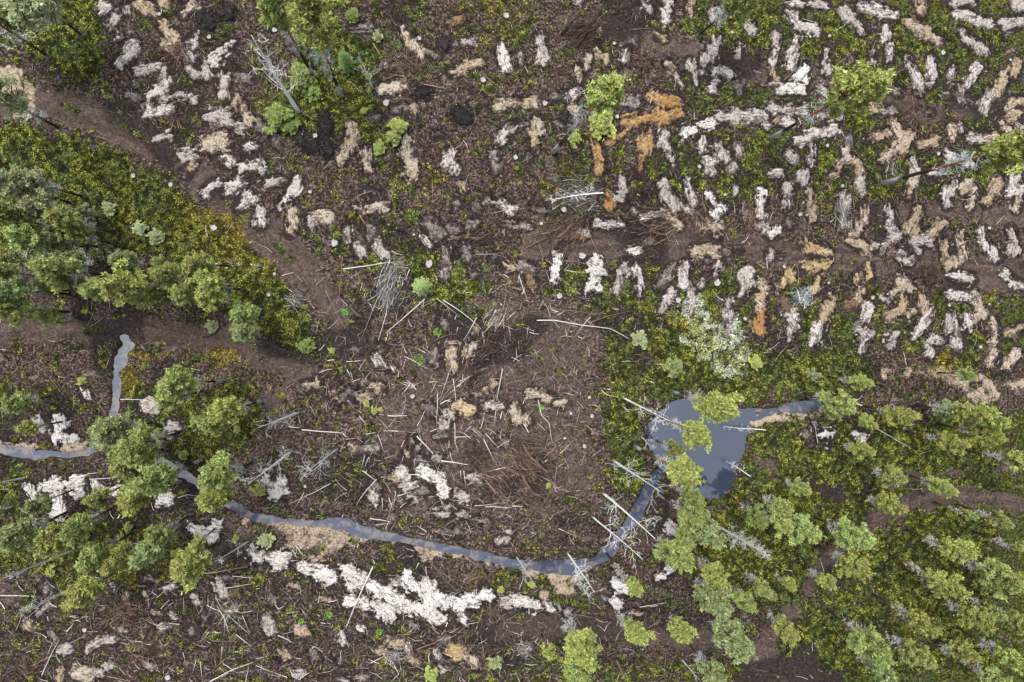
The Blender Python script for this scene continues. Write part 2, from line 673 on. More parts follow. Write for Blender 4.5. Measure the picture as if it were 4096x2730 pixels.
# ------------------------------------------------------------------ ground cover fields, from the photo
def soft(d, wdt): return np.clip(.5-d/wdt, 0, 1)
def masks(X, Y):
    """cover fields at photo pixels X, Y: moss, gold, lichen, sand, track, dark, heath, green amount"""
    Z = np.zeros_like(X)
    n1 = fbm(X/90, Y/90, 3, 3)-.5; n2 = fbm(X/35, Y/35, 9, 2)-.5; n3 = fbm(X/260, Y/260, 14, 2)-.5
    n4 = fbm(X/13, Y/13, 21, 2)-.5; wob = n1*190+n2*75+n4*34
    def P(*v, s=60): return soft(sd_poly(X, Y, D(*v))+wob, s)
    def L(*v, w=40, s=50): return soft(d_line(X, Y, D(*v))-w*DS/2+wob*.5, s)
    def B(x, y, r, s=60): return soft(np.hypot(X-x*DS, Y-y*DS)-r*DS+wob, s)
    # moss: full strength beds
    moss = np.maximum.reduce([
        P(60,-60, 235,-60, 250,90, 240,188, 180,170, 100,150, 50,140, 10,60),
        P(-60,262, 100,290, 250,325, 360,380, 470,480, 560,560, 650,625, 700,700, 745,770, 700,800, 600,740, 450,700, 380,600, -60,610),
        P(600,-60, 790,-60, 800,60, 860,100, 865,200, 885,250, 860,310, 770,310, 720,320, 620,300, 600,230, 700,160, 640,60),
        P(960,570, 1050,575, 1120,660, 1100,715, 1000,700, 950,640),
        P(1520,-60, 2420,-60, 2420,100, 2200,200, 1900,150, 1580,100)*.72,
        P(1560,150, 2420,60, 2420,460, 1960,480, 1500,450, 1480,350)*.62,
        P(760,540, 830,560, 940,590, 930,615, 810,610),
        P(1240,600, 1700,600, 1960,660, 2420,680, 2420,860, 1960,820, 1750,760, 1560,740, 1230,690)*.76,
        P(1390,790, 1560,745, 1700,780, 1960,810, 2000,860, 1960,900, 1720,930, 1560,905, 1490,960, 1480,1040, 1500,1100, 1460,1160, 1390,1100, 1370,900)*.86,
        P(1720,960, 1900,960, 2420,930, 2420,1600, 1870,1600, 1700,1360, 1560,1320, 1540,1200, 1700,1120)*.84,
        P(-60,1080, 60,1080, 140,1200, 400,1190, 480,1280, 380,1350, 90,1340, -60,1330)*.7,
        P(290,890, 560,880, 620,960, 560,1060, 420,1040, 300,1000)*.75,
        P(-60,850, 160,870, 230,960, 60,1000, -60,990)*.45,
        P(620,640, 740,760, 760,830, 660,830, 560,740)*.75,
        P(1100,1270, 1310,1330, 1440,1410, 1300,1430, 1120,1330)*.55,
        P(1500,1500, 1900,1480, 1860,1600, 1120,1600, 1200,1500)*.55,
        B(880,120,60)*.6, B(1200,320,110)*.4, B(1360,330,120)*.5, B(560,460,60)*.35, B(1150,420,60)*.3,
        B(1180,60,90)*.5, B(500,60,70)*.55, B(640,350,40)*.4, B(860,330,70)*.5, B(900,420,60)*.35, B(560,1330,60)*.4, B(1300,1100,90)*.4,
        Z+.33])
    strip = np.maximum.reduce([L(-60,213, 140,238, 300,294, 432,387, 552,496, 670,597, w=5, s=22)*.75, L(-60,760, 300,757, w=5, s=20)*.5, L(1230,562, 1600,562, 1900,592, 2420,632, w=5, s=20)*.5])
    # tracks: packed brown litter
    track = np.maximum.reduce([
        L(-60,205, 130,240, 300,300, 430,390, 560,500, 680,600, 760,700, 830,790, w=78),
        L(-60,760, 300,755, 560,800, 700,850, w=62),
        L(1230,560, 1600,560, 1900,590, 2420,630, w=74)*.9,
        L(1300,50, 1560,110, 1800,180, 2080,250, 2420,265, w=52)*.8,
        L(2420,490, 2150,485, 1950,500, 1700,520, w=40)*.8,
        L(2420,1148, 2150,1140, 2030,1180, 1900,1290, 1840,1390, 1750,1480, w=44),
        L(2420,1085, 2250,1075, 2100,1100, 1960,1140, w=20)*.8,
        L(1740,1060, 1900,1130, 1990,1170, w=14)*.9,
        L(1130,1440, 1400,1450, 1760,1490, 1800,1560, w=56)*.9,
        P(1720,1500, 1860,1470, 1960,1640, 1700,1640),
        P(1040,690, 1300,680, 1380,780, 1380,1100, 1250,1180, 900,1180, 860,900)*.55,
        ])
    moss = np.maximum(moss*(1-.9*track), strip); moss = np.clip(moss*.93+(n2*.55+n4*.6+n1*.3)*np.clip(moss*1.6, .15, 1), 0, 1)
    gold = np.maximum.reduce([B(480,545,75), B(300,520,60)*.7, L(480,560, 620,620, w=30)*.9, L(310,812, 560,825, w=22), B(285,870,28), L(275,950, 275,860, w=16)*.8,
        L(1470,700, 1620,765, w=26), B(975,420,45)*.42, B(1040,430,40)*.38, P(1700,-60, 2353,-60, 2353,20, 1800,10)*.6, B(1060,650,60)*.35,
        P(1900,0, 2353,0, 2353,180, 2000,160)*.25, B(2150,830,40)*.6, B(420,1330,50)*.5, B(290,1300,40)*.6, B(1160,40,50)*.5, B(1290,420,40)*.4,
        P(1740,960, 2420,950, 2420,1600, 1800,1600)*.10, B(780,250,60)*.35])
    lichen = np.maximum.reduce([B(1645,790,62,80), B(1600,700,34)*.7, B(40,60,52,80), L(-20,560, 110,590, 260,570, w=34)*.9, B(190,590,50)*.6, L(60,270, 150,300, w=22)*.5,
        L(440,600, 600,610, w=12)*.55, B(480,520,16)*.7, B(200,120,16)*.3, B(1820,680,34)*.4, L(1960,1000, 2000,1010, w=8)*.3, B(2300,700,40)*.2])
    sand = np.maximum.reduce([P(-60,120, 20,140, 110,175, 140,205, 110,225, 60,215, -60,200, s=70), L(90,190, 215,212, w=22)*.62, B(70,240,24)*.8,
        L(2420,885, 2280,885, 2130,855, 2030,850, w=24)*.66, B(2270,900,40)*.7, L(1720,960, 1880,955, w=20, s=40)*.85,
        L(560,1195, 800,1225, 1000,1268, 1230,1318, w=20, s=30)*.62, B(700,1235,34)*.6, B(760,1240,30)*.6, B(1290,1345,36)*.7, L(-20,1028, 190,1030, w=12, s=24)*.7,
        B(1470,1200,16)*.5, soft(np.abs(water_sd(X, Y)+n2*24-9)-4, 16)*.52*(Y > 2080)*(X > 1250)*(X < 2500),  L(1800,800, 1980,830, w=26)*.25, B(30,300,10)*.2])
    wsd = water_sd(X, Y)
    dark = np.maximum.reduce([soft(np.hypot(X-1750, Y-1900)-650+wob, 300)*.25, L(-60,790, 260,790, w=20)*.5, soft(np.abs(wsd)-14, 30)*.5, B(1480,430,30), B(1500,60,40)*.3, P(1000,700, 1400,600, 1380,900, 1200,1150, 880,1150, 850,760)*.28,
        P(80,1330, 1100,1300, 1700,1400, 1100,1640, -60,1640, -60,1380)*.5, B(2040,1020,60)*.4, B(1900,1010,60)*.5, L(1800,950, 2353,920, w=30)*.5, soft(np.minimum.reduce([d_line(X, Y, q) for q in RUTS])-7+n4*16, 26)*.62, np.clip((fbm(X/230, Y/230, 61, 2)-.52)*5, 0, .75), P(1100,200,1250,180,1260,400,1000,400)*.35,
        B(1750,360,36)*.8, B(870,700,50)*.6, B(350,1480,50)*.4, P(-60,1030, 250,1050, 400,1100, 250,1110, -60,1090)*.5])
    heath = np.maximum.reduce([B(590,1100,44), B(620,940,60)*.7, B(1540,1165,44), B(20,1390,50)*.8, B(620,1020,70)*.5, B(1390,1370,50)*.6, B(1200,730,60)*.3, B(700,1090,80)*.4, B(250,700,40)*.3,
        B(1500,1240,30)*.5, P(1300,1080,1440,1100,1420,1200,1300,1180)*.3, B(100,900,80)*.35, B(1950,1090,60)*.3, B(520,1250,50)*.5])
    return dict(moss=moss, gold=gold, lichen=lichen, sand=sand, track=track, dark=dark, heath=heath, wsd=wsd, n1=n1, n2=n2, n3=n3)
def base_z(x, y, X=None, Y=None, wsd=None):
    """height of the open ground at world x, y"""
    if X is None: X, Y = topix(x, y)
    if wsd is None: wsd = water_sd(X, Y)
    z = .16*(fbm(x/2.2, y/2.2, 41, 3)-.5)+.12*(fbm(x/.55, y/.55, 43, 2)-.5)+.5*(fbm(x/14, y/14, 47, 2)-.5)*sstep(40, 260, wsd)
    for r in RUTS: z = z-.20*np.exp(-(d_line(X, Y, r)/(7*DS))**2)*np.clip(.4+.6*np.ones_like(X), 0, 1)
    wob = 34*(fbm(x/1.5, y/1.5, 51, 3)-.5)
    z = z-.62*sstep(16, -16, wsd+wob)-.10*sstep(60, 0, wsd)
    return z
# ------------------------------------------------------------------ shader helpers
class Mat:
    def __init__(s, name, rough=.85, spec=.25):
        s.m = bpy.data.materials.new(name); s.m.use_nodes = True; s.t = s.m.node_tree; s.n = s.t.nodes; s.n.clear()
        s.o = s.n.new('ShaderNodeOutputMaterial'); s.b = s.n.new('ShaderNodeBsdfPrincipled'); s.t.links.new(s.b.outputs[0], s.o.inputs[0])
        s.b.inputs['Roughness'].default_value = rough; s.b.inputs['Specular IOR Level'].default_value = spec
        s.g = s.n.new('ShaderNodeNewGeometry').outputs['Position']
        s.oc = None
    def L(s, a, b): s.t.links.new(a, b)
    def _in(s, sock, v):
        if hasattr(v, 'is_linked') or hasattr(v, 'node'): s.L(v, sock)
        elif isinstance(v, (tuple, list)): sock.default_value = (*v, 1) if len(v) == 3 and len(sock.default_value) == 4 else v
        else: sock.default_value = v
    def noise(s, scale, detail=3, rough=.6, vec=None, dist=0, color=False):
        n = s.n.new('ShaderNodeTexNoise'); n.inputs['Scale'].default_value = scale; n.inputs['Detail'].default_value = detail
        n.inputs['Roughness'].default_value = rough; n.inputs['Distortion'].default_value = dist
        s.L(vec or s.g, n.inputs['Vector']); return n.outputs[1 if color else 0]
    def vor(s, scale, feat='F1', out=0, vec=None, rnd=1):
        n = s.n.new('ShaderNodeTexVoronoi'); n.feature = feat; n.inputs['Scale'].default_value = scale; n.inputs['Randomness'].default_value = rnd
        s.L(vec or s.g, n.inputs['Vector']); return n.outputs[out]
    def attr(s, name, out='Fac'):
        n = s.n.new('ShaderNodeAttribute'); n.attribute_name = name; return n.outputs[out]
    def sep(s, v):
        n = s.n.new('ShaderNodeSeparateColor'); s.L(v, n.inputs[0]); return n.outputs[0], n.outputs[1], n.outputs[2]
    def math(s, op, a, b=0.0, c=None, clamp=False):
        n = s.n.new('ShaderNodeMath'); n.operation = op; n.use_clamp = clamp; s._in(n.inputs[0], a); s._in(n.inputs[1], b)
        if c is not None: s._in(n.inputs[2], c)
        return n.outputs[0]
    def ramp(s, v, lo, hi, a=0.0, b=1.0):
        n = s.n.new('ShaderNodeMapRange'); n.interpolation_type = 'SMOOTHSTEP'; s._in(n.inputs[0], v)
        n.inputs[1].default_value = lo; n.inputs[2].default_value = hi; n.inputs[3].default_value = a; n.inputs[4].default_value = b
        return n.outputs[0]
    def cr(s, v, *stops):
        n = s.n.new('ShaderNodeValToRGB'); s.L(v, n.inputs[0]); e = n.color_ramp.elements
        while len(e) < len(stops): e.new(.5)
        for k, (p, c) in enumerate(stops): e[k].position = p; e[k].color = (*c, 1)
        return n.outputs[0]
    def mix(s, f, a, b, mode='MIX'):
        n = s.n.new('ShaderNodeMix'); n.data_type = 'RGBA'; n.blend_type = mode; s._in(n.inputs[0], f); s._in(n.inputs[6], a); s._in(n.inputs[7], b); return n.outputs[2]
    def scale(s, v, xyz):
        n = s.n.new('ShaderNodeMapping'); s.L(v, n.inputs[0]); n.inputs['Scale'].default_value = xyz; return n.outputs[0]
    def hsv(s, c, h=.5, sat=1.0, val=1.0):
        n = s.n.new('ShaderNodeHueSaturation'); s._in(n.inputs[0], h); s._in(n.inputs[1], sat); s._in(n.inputs[2], val); s._in(n.inputs[4], c); return n.outputs[0]
    def rand(s): return s.n.new('ShaderNodeObjectInfo').outputs['Random']
    def color(s, c): s._in(s.b.inputs['Base Color'], c)
    def bump(s, h, strength=.6, dist=.05):
        n = s.n.new('ShaderNodeBump'); n.inputs['Strength'].default_value = strength; n.inputs['Distance'].default_value = dist
        s.L(h, n.inputs['Height']); s.L(n.outputs[0], s.b.inputs['Normal'])

# ---- ground material
def ground_mat():
    m = Mat('ground_cover', .95, .1)
    a1 = m.attr('cover_a', 'Color'); a2 = m.attr('cover_b', 'Color')
    moss, gold, lich = m.sep(a1); sand, track, dark = m.sep(a2); heath = m.attr('heath'); wet = m.attr('wet')
    nf = m.noise(4.2, 4, .72); nm = m.noise(1.3, 4, .65); nh = m.noise(9, 2, .7); nb = m.noise(.35, 3, .6)
    fleck = m.noise(6.5, 2, .8, m.scale(m.g, (1, 2.1, 1)), 1.5)
    # litter
    lit = m.cr(nf, (.36, (.005, .004, .004)), (.47, (.024, .017, .015)), (.55, (.066, .047, .040)), (.65, (.20, .155, .135)))
    lit = m.mix(m.ramp(nb, .38, .66), lit, m.mix(1.0, lit, (.80, .74, .78), 'MULTIPLY'))
    lit = m.mix(m.ramp(fleck, .60, .70, 0, .7), lit, (.30, .22, .175))
    pale = m.math('ADD', m.noise(.75, 4, .75), m.math('MULTIPLY', nh, .18)); lit = m.mix(m.ramp(pale, .66, .76, 0, .6), lit, m.cr(nf, (.35, (.09, .075, .065)), (.65, (.30, .265, .24))))
    # packed track litter
    trk = m.cr(m.math('ADD', m.math('MULTIPLY', nf, .6), m.math('MULTIPLY', nm, .4)), (.34, (.032, .023, .019)), (.5, (.075, .055, .046)), (.66, (.14, .11, .095)))
    c = m.mix(m.ramp(m.math('ADD', track, m.math('MULTIPLY_ADD', nm, .5, -.25)), .35, .7, 0, .85), lit, trk)
    # heather twigs
    hc = m.cr(nf, (.35, (.035, .022, .024)), (.55, (.10, .068, .068)), (.7, (.18, .13, .125)))
    c = m.mix(m.ramp(m.math('ADD', heath, m.math('MULTIPLY_ADD', nm, .8, -.4)), .3, .7, 0, .8), c, hc)
    # humus
    c = m.mix(m.ramp(m.math('ADD', dark, m.math('MULTIPLY_ADD', nm, .9, -.45)), .25, .75, 0, .82), c, m.cr(nf, (.35, (.006, .005, .0055)), (.6, (.024, .019, .018)), (.75, (.06, .05, .045))))
    # moss
    mc = m.cr(nf, (.36, (.005, .007, .002)), (.48, (.024, .030, .005)), (.58, (.070, .082, .012)), (.72, (.15, .165, .03)))
    mc2 = m.cr(nf, (.36, (.006, .010, .005)), (.5, (.026, .044, .014)), (.7, (.08, .115, .04)))
    mc = m.mix(m.ramp(m.noise(.3, 4, .7), .46, .7, 0, .7), mc, mc2)
    mf = m.math('ADD', moss, m.math('ADD', m.math('MULTIPLY_ADD', nm, 1.6, -.8), m.math('MULTIPLY_ADD', nh, 1.2, -.6)))
    c = m.mix(m.ramp(mf, .42, .66, 0, .93), c, mc)
    gc = m.cr(nf, (.36, (.02, .013, .003)), (.5, (.085, .065, .010)), (.66, (.22, .175, .03)))
    c = m.mix(m.ramp(m.math('ADD', gold, m.math('ADD', m.math('MULTIPLY_ADD', nm, 1.1, -.55), m.math('MULTIPLY_ADD', nh, .5, -.25))), .42, .75, 0, .85), c, gc)
    # sand
    sc = m.cr(nf, (.3, (.16, .12, .09)), (.5, (.32, .255, .19)), (.7, (.45, .38, .30)))
    c = m.mix(m.ramp(m.math('ADD', sand, m.math('ADD', m.math('MULTIPLY_ADD', nm, .9, -.45), m.math('MULTIPLY_ADD', nh, .6, -.3))), .42, .66, 0, .92), c, sc)
    # lichen
    lf = m.math('ADD', lich, m.math('ADD', m.math('MULTIPLY_ADD', nm, .9, -.45), m.math('MULTIPLY_ADD', nf, 1.6, -.8)))
    c = m.mix(m.ramp(lf, .5, .7, 0, .92), c, m.cr(nh, (.35, (.16, .19, .13)), (.65, (.46, .50, .39))))
    # bottom of pond and ditch
    c = m.mix(wet, c, (.05, .045, .04))
    m.color(c)
    m.bump(m.math('ADD', m.math('MULTIPLY', nf, 1.0), m.math('MULTIPLY', nh, .5)), .9, .14)
    return m.m
def patch_mat(name, c1, c2, dirt, dirtcol=(.035, .027, .023)):
    m = Mat(name, .95, .1)
    e = m.attr('edge'); r = m.rand()
    vec = m.n.new('ShaderNodeVectorMath'); vec.operation = 'ADD'; m.L(m.g, vec.inputs[0])
    k = m.n.new('ShaderNodeVectorMath'); k.operation = 'SCALE'; m.L(m.noise(2.2, 3, .6, color=True), k.inputs[0]); k.inputs['Scale'].default_value = .7; m.L(k.outputs[0], vec.inputs[1])
    v = vec.outputs[0]
    off = m.n.new('ShaderNodeVectorMath'); off.operation = 'ADD'; m.L(m.g, off.inputs[0]); cmb = m.n.new('ShaderNodeCombineXYZ')
    m.L(m.math('MULTIPLY', r, 37.0), cmb.inputs[0]); m.L(m.math('MULTIPLY', r, 91.0), cmb.inputs[2]); m.L(cmb.outputs[0], off.inputs[1]); p = off.outputs[0]
    nf = m.noise(2.6, 3, .7, p); nm = m.noise(1.1, 3, .6, p); fine = m.noise(11, 2, .7)
    rk = m.n.new('ShaderNodeCombineXYZ'); m.L(m.math('MULTIPLY', m.attr('across'), 5.2), rk.inputs[0]); m.L(m.math('MULTIPLY', m.attr('lengthwise'), 1.25), rk.inputs[1]); m.L(m.math('MULTIPLY', r, 60.0), rk.inputs[2])
    rake = m.noise(1.0, 3, .7, rk.outputs[0], .4)
    c = m.mix(m.ramp(m.math('ADD', nm, m.math('MULTIPLY', m.math('SUBTRACT', r, .5), .34)), .42, .58), c1, c2)
    c = m.mix(m.ramp(m.math('ADD', m.math('MULTIPLY', nf, .6), m.math('MULTIPLY', fine, .4)), .36, .62, 0, 1), m.mix(1.0, c, (.68, .66, .65), 'MULTIPLY'), m.mix(1.0, c, (1.10, 1.10, 1.10), 'MULTIPLY'))
    veins = m.math('ABSOLUTE', m.math('SUBTRACT', m.noise(1.5, 4, .62, p, 1.0), .5)); vein = m.ramp(veins, .006, .026, 1, 0)
    gate = m.ramp(m.noise(1.3, 2, .5, p), .40, .54)
    smear = m.ramp(m.math('ADD', m.noise(2.6, 4, .78, p, .8), m.math('ADD', m.math('MULTIPLY', m.ramp(e, 0.0, .42, 1, 0), .115), dirt*.10)), .585, .655)
    speck = m.ramp(m.math('ADD', rake, m.math('MULTIPLY', m.ramp(e, .05, .4, 1, 0), .07)), .565-dirt*.05, .62-dirt*.04)
    f = m.math('MAXIMUM', m.math('MULTIPLY', m.math('MULTIPLY', vein, gate), .92), m.math('MAXIMUM', m.math('MULTIPLY', smear, .92), m.math('MULTIPLY', speck, .82)))
    c = m.mix(f, c, dirtcol)
    m.color(c); m.bump(m.math('SUBTRACT', m.math('MULTIPLY', nf, .5), m.math('MULTIPLY', f, .8)), .35, .05)
    return m.m
PM = {
 'w': patch_mat('grey_white_sand', (.42, .39, .365), (.33, .30, .275), .36),
 't': patch_mat('tan_sand', (.36, .31, .245), (.31, .245, .165), .32),
 'y': patch_mat('yellow_sand', (.36, .285, .18), (.33, .245, .125), .18),
 'o': patch_mat('orange_sand', (.32, .21, .10), (.28, .155, .06), .15),
 's': patch_mat('bright_sand', (.52, .50, .475), (.44, .42, .39), .02),
 'd': patch_mat('dirty_grey_sand', (.26, .235, .215), (.18, .16, .145), .75),
 'k': patch_mat('black_peat', (.022, .019, .019), (.045, .037, .035), .6, (.010, .009, .009)),
 'b': patch_mat('rusty_brown_soil', (.19, .125, .065), (.13, .085, .05), .5),
}
def water_mat():
    m = Mat('dark_water', .04, .5)
    m.b.inputs['IOR'].default_value = 2.25
    n = m.noise(.8, 2); m.color(m.mix(n, (.022, .032, .058), (.028, .038, .062)))
    m.bump(m.noise(1.2, 2), .02, .02)
    return m.m
def ditch_mat():
    m = Mat('shallow_water', .08, .5)
    m.b.inputs['IOR'].default_value = 1.9
    m.color(m.mix(m.ramp(m.noise(1.1, 4, .7), .46, .62), (.035, .045, .075), (.12, .105, .10)))
    m.bump(m.noise(3, 2), .05, .02)
    return m.m
def vc_mat(name, rough=.9, fine=5.0, amt=.35, sat=None, trans=0):
    m = Mat(name, rough, .15)
    c = m.attr('tone', 'Color'); r = m.rand()
    n = m.noise(fine, 2, .7)
    c = m.mix(1.0, c, m.cr(n, (.3, (1-amt,)*3), (.7, (1+amt,)*3)), 'MULTIPLY')
    if sat: c = m.hsv(c, m.math('MULTIPLY_ADD', r, sat, .5-sat/2), 1.0, m.math('MULTIPLY_ADD', r, .3, .85))
    m.color(c)
    if trans:      # thin needles and leaves let light through
        tr = m.n.new('ShaderNodeBsdfTranslucent'); m.L(m.b.inputs['Base Color'].links[0].from_socket, tr.inputs[0])
        ms = m.n.new('ShaderNodeMixShader'); ms.inputs[0].default_value = trans; m.L(m.b.outputs[0], ms.inputs[1]); m.L(tr.outputs[0], ms.inputs[2]); m.L(ms.outputs[0], m.o.inputs[0])
    return m.m
def birch_mat(name, white, dark, tipc):
    m = Mat(name, .7, .25)
    al = m.attr('along'); rad = m.attr('rad')
    comb = m.n.new('ShaderNodeCombineXYZ'); m.L(al, comb.inputs[0]); m.L(m.rand(), comb.inputs[1])
    band = m.noise(3.2, 3, .8, comb.outputs[0])
    c = m.mix(m.ramp(band, .60, .68, 0, .8), white, dark)
    c = m.mix(m.ramp(m.noise(6, 3, .7), .5, .75, 0, .4), c, dark)
    c = m.mix(m.ramp(rad, .018, .05, 1, 0), c, tipc)
    m.color(c); return m.m
def pine_bark():
    m = Mat('pine_bark', .9, .15)
    h = m.attr('rise')
    n = m.noise(5, 4, .7)
    c = m.cr(m.math('ADD', h, m.math('MULTIPLY_ADD', n, .10, -.05)), (.0, (.50, .51, .51)), (.13, (.42, .43, .43)), (.17, (.025, .020, .020)), (.34, (.05, .03, .02)), (.45, (.32, .13, .04)), (.9, (.44, .22, .08)))
    c = m.mix(m.ramp(n, .4, .65, .0, .5), c, (.04, .025, .018))
    m.color(c); m.bump(n, .5, .03); return m.m
M_GROUND = ground_mat(); M_WATER = water_mat(); M_DITCH = ditch_mat()
M_VC = vc_mat('twig_wood'); M_MOSS = vc_mat('moss_leaves', .9, 3.0, .3); M_NEED = vc_mat('pine_needles', .75, 4.0, .2, .03, .14)
M_BIRCH = birch_mat('birch_bark', (.80, .79, .76), (.12, .10, .09), (.40, .37, .34)); M_POLE = birch_mat('birch_pole_bark', (.52, .50, .465), (.07, .055, .045), (.17, .11, .085))
M_GREYWOOD = birch_mat('grey_dead_wood', (.55, .57, .54), (.22, .21, .20), (.46, .48, .45))
M_BROWNWOOD = birch_mat('peeled_brown_wood', (.30, .20, .14), (.12, .08, .06), (.20, .13, .10))
M_BARK = pine_bark()
M_CUT = Mat('cut_wood', .8, .2); _n = M_CUT.noise(9, 3, .7); M_CUT.color(M_CUT.cr(_n, (.35, (.16, .15, .15)), (.65, (.42, .40, .39)))); M_CUT = M_CUT.m
M_STB = Mat('stump_bark', .9, .1); M_STB.color((.07, .055, .05)); M_STB = M_STB.m

# ------------------------------------------------------------------ mesh helpers
def link(name, verts, faces, mat, parent=None, attrs=None, smooth=False, nsides=None):
    me = bpy.data.meshes.new(name)
    verts = np.asarray(verts, np.float32)
    if isinstance(faces, np.ndarray):
        me.vertices.add(len(verts)); me.vertices.foreach_set('co', verts.ravel())
        k = faces.shape[1]; me.loops.add(faces.size); me.loops.foreach_set('vertex_index', faces.astype(np.int32).ravel())
        me.polygons.add(len(faces)); me.polygons.foreach_set('loop_start', np.arange(0, faces.size, k, dtype=np.int32))
        me.update(calc_edges=True)
    else:
        me.from_pydata(verts.tolist(), [], faces); me.update()
    for k, v in (attrs or {}).items():
        v = np.asarray(v, np.float32)
        if v.ndim == 2:
            a = me.attributes.new(k, 'FLOAT_COLOR', 'POINT'); v4 = np.ones((len(v), 4), np.float32); v4[:, :3] = v; a.data.foreach_set('color', v4.ravel())
        else:
            a = me.attributes.new(k, 'FLOAT', 'POINT'); a.data.foreach_set('value', v)
    if smooth: me.polygons.foreach_set('use_smooth', np.ones(len(me.polygons), bool))
    me.materials.append(mat)
    o = bpy.data.objects.new(name, me); col.objects.link(o)
    if parent: o.parent = parent
    return o
def tag(o, label=None, cat=None, group=None, kind=None):
    if label: o['label'] = label
    if cat: o['category'] = cat
    if group: o['group'] = group
    if kind: o['kind'] = kind
    return o
def empty(name, loc):
    o = bpy.data.objects.new(name, None); o.location = loc; col.objects.link(o); return o
def prisms(P0, P1, r0, r1, n=3):
    """many tapered sticks: vertices (K*2n), quad faces"""
    d = P1-P0; L = np.linalg.norm(d, axis=1, keepdims=True)+1e-9; d = d/L
    ref = np.where(np.abs(d[:, 2:3]) > .9, np.array([[1., 0, 0]]), np.array([[0, 0, 1.]]))
    a = np.cross(d, ref); a /= np.linalg.norm(a, axis=1, keepdims=True)+1e-9; b = np.cross(d, a)
    V = np.zeros((len(P0), 2*n, 3)); 
    for k in range(n):
        t = 2*math.pi*k/n+.4; o = a*math.cos(t)+b*math.sin(t)
        V[:, k] = P0+o*r0[:, None]; V[:, n+k] = P1+o*r1[:, None]
    base = (np.arange(len(P0))*2*n)[:, None]
    F = np.stack([np.stack([base[:, 0]+k, base[:, 0]+(k+1) % n, base[:, 0]+n+(k+1) % n, base[:, 0]+n+k], 1) for k in range(n)], 1).reshape(-1, 4)
    return V.reshape(-1, 3), F
def tube(pts, rad, n=6, cap=True):
    pts = [Vector(p) for p in pts]; V = []; F = []; al = []; rr = []
    L = 0
    for i, p in enumerate(pts):
        d = (pts[min(i+1, len(pts)-1)]-pts[max(i-1, 0)]).normalized()
        a = d.cross(Vector((.13, .1, 1)) if abs(d.z) < .9 else Vector((1, 0, 0))).normalized(); b = d.cross(a)
        if i: L += (p-pts[i-1]).length
        for k in range(n):
            t = 2*math.pi*k/n; V.append(p+(a*math.cos(t)+b*math.sin(t))*rad[i]); al.append(L); rr.append(rad[i])
    for i in range(len(pts)-1):
        for k in range(n): F.append((i*n+k, i*n+(k+1) % n, (i+1)*n+(k+1) % n, (i+1)*n+k))
    if cap: F.append(tuple(range(n-1, -1, -1))); F.append(tuple(range((len(pts)-1)*n, len(pts)*n)))
    return V, F, al, rr

# ------------------------------------------------------------------ ground sheet (reaches far beyond the picture)
XLO, XHI, YLO, YHI, SP = -50.5, 62.0, -40.5, 36.0, .155
def axis(lo, hi):
    c = np.arange(lo, hi+SP, SP); out = []; s = SP; v = hi+SP
    while v < 900: s *= 1.32; v += s; out.append(v)
    out = np.array(out); return np.concatenate([(lo-(out-hi))[::-1], c, out])
gx, gy = axis(XLO, XHI), axis(YLO, YHI)
GX, GY = np.meshgrid(gx, gy); PX, PY = topix(GX, GY)
mk = masks(PX, PY)
GZ = base_z(GX, GY, PX, PY, mk['wsd'])
dk = mk['dark'].copy()
ring = np.zeros_like(GX)
for code, caps in PATCHES:        # turned humus lies round every patch
    for (x1, y1, x2, y2, wd) in caps:
        A = ground([x1, x2], [y1, y2]); m_ = wd*MPP/2+1.0
        i0, i1 = np.searchsorted(gx, [A[:, 0].min()-m_, A[:, 0].max()+m_]); j0, j1 = np.searchsorted(gy, [A[:, 1].min()-m_, A[:, 1].max()+m_])
        if i1 <= i0 or j1 <= j0: continue
        sub = (slice(j0, j1), slice(i0, i1))
        d = d_seg(GX[sub], GY[sub], A[0, 0], A[0, 1], A[1, 0], A[1, 1])-wd*MPP/2
        ring[sub] = np.maximum(ring[sub], np.clip(1-(d-.10)/.50, 0, 1))
dk = np.maximum(dk, np.clip(ring*1.5, 0, 1.05))
moss = mk['moss']*(1-.8*ring); gold = mk['gold']*(1-.8*ring)
V = np.stack([GX, GY, GZ], -1).reshape(-1, 3)
nx_, ny_ = len(gx), len(gy)
idx = np.arange(nx_*ny_).reshape(ny_, nx_)
F = np.stack([idx[:-1, :-1], idx[:-1, 1:], idx[1:, 1:], idx[1:, :-1]], -1).reshape(-1, 4)
g = link('ground', V, F, M_GROUND, smooth=True, attrs={
    'cover_a': np.stack([moss, gold, mk['lichen']], -1).reshape(-1, 3), 'cover_b': np.stack([mk['sand'], mk['track'], dk], -1).reshape(-1, 3),
    'heath': mk['heath'].ravel(), 'wet': sstep(-4, -20, mk['wsd']).ravel()})
tag(g, kind='structure')

def gsample(arr, x, y):
    """bilinear lookup of a ground field"""
    i = np.clip(np.searchsorted(gx, x)-1, 0, len(gx)-2); j = np.clip(np.searchsorted(gy, y)-1, 0, len(gy)-2)
    fx = (x-gx[i])/(gx[i+1]-gx[i]); fy = (y-gy[j])/(gy[j+1]-gy[j])
    return (arr[j, i]*(1-fx)+arr[j, i+1]*fx)*(1-fy)+(arr[j+1, i]*(1-fx)+arr[j+1, i+1]*fx)*fy
def gz(x, y): return gsample(GZ, np.asarray(x, float), np.asarray(y, float))

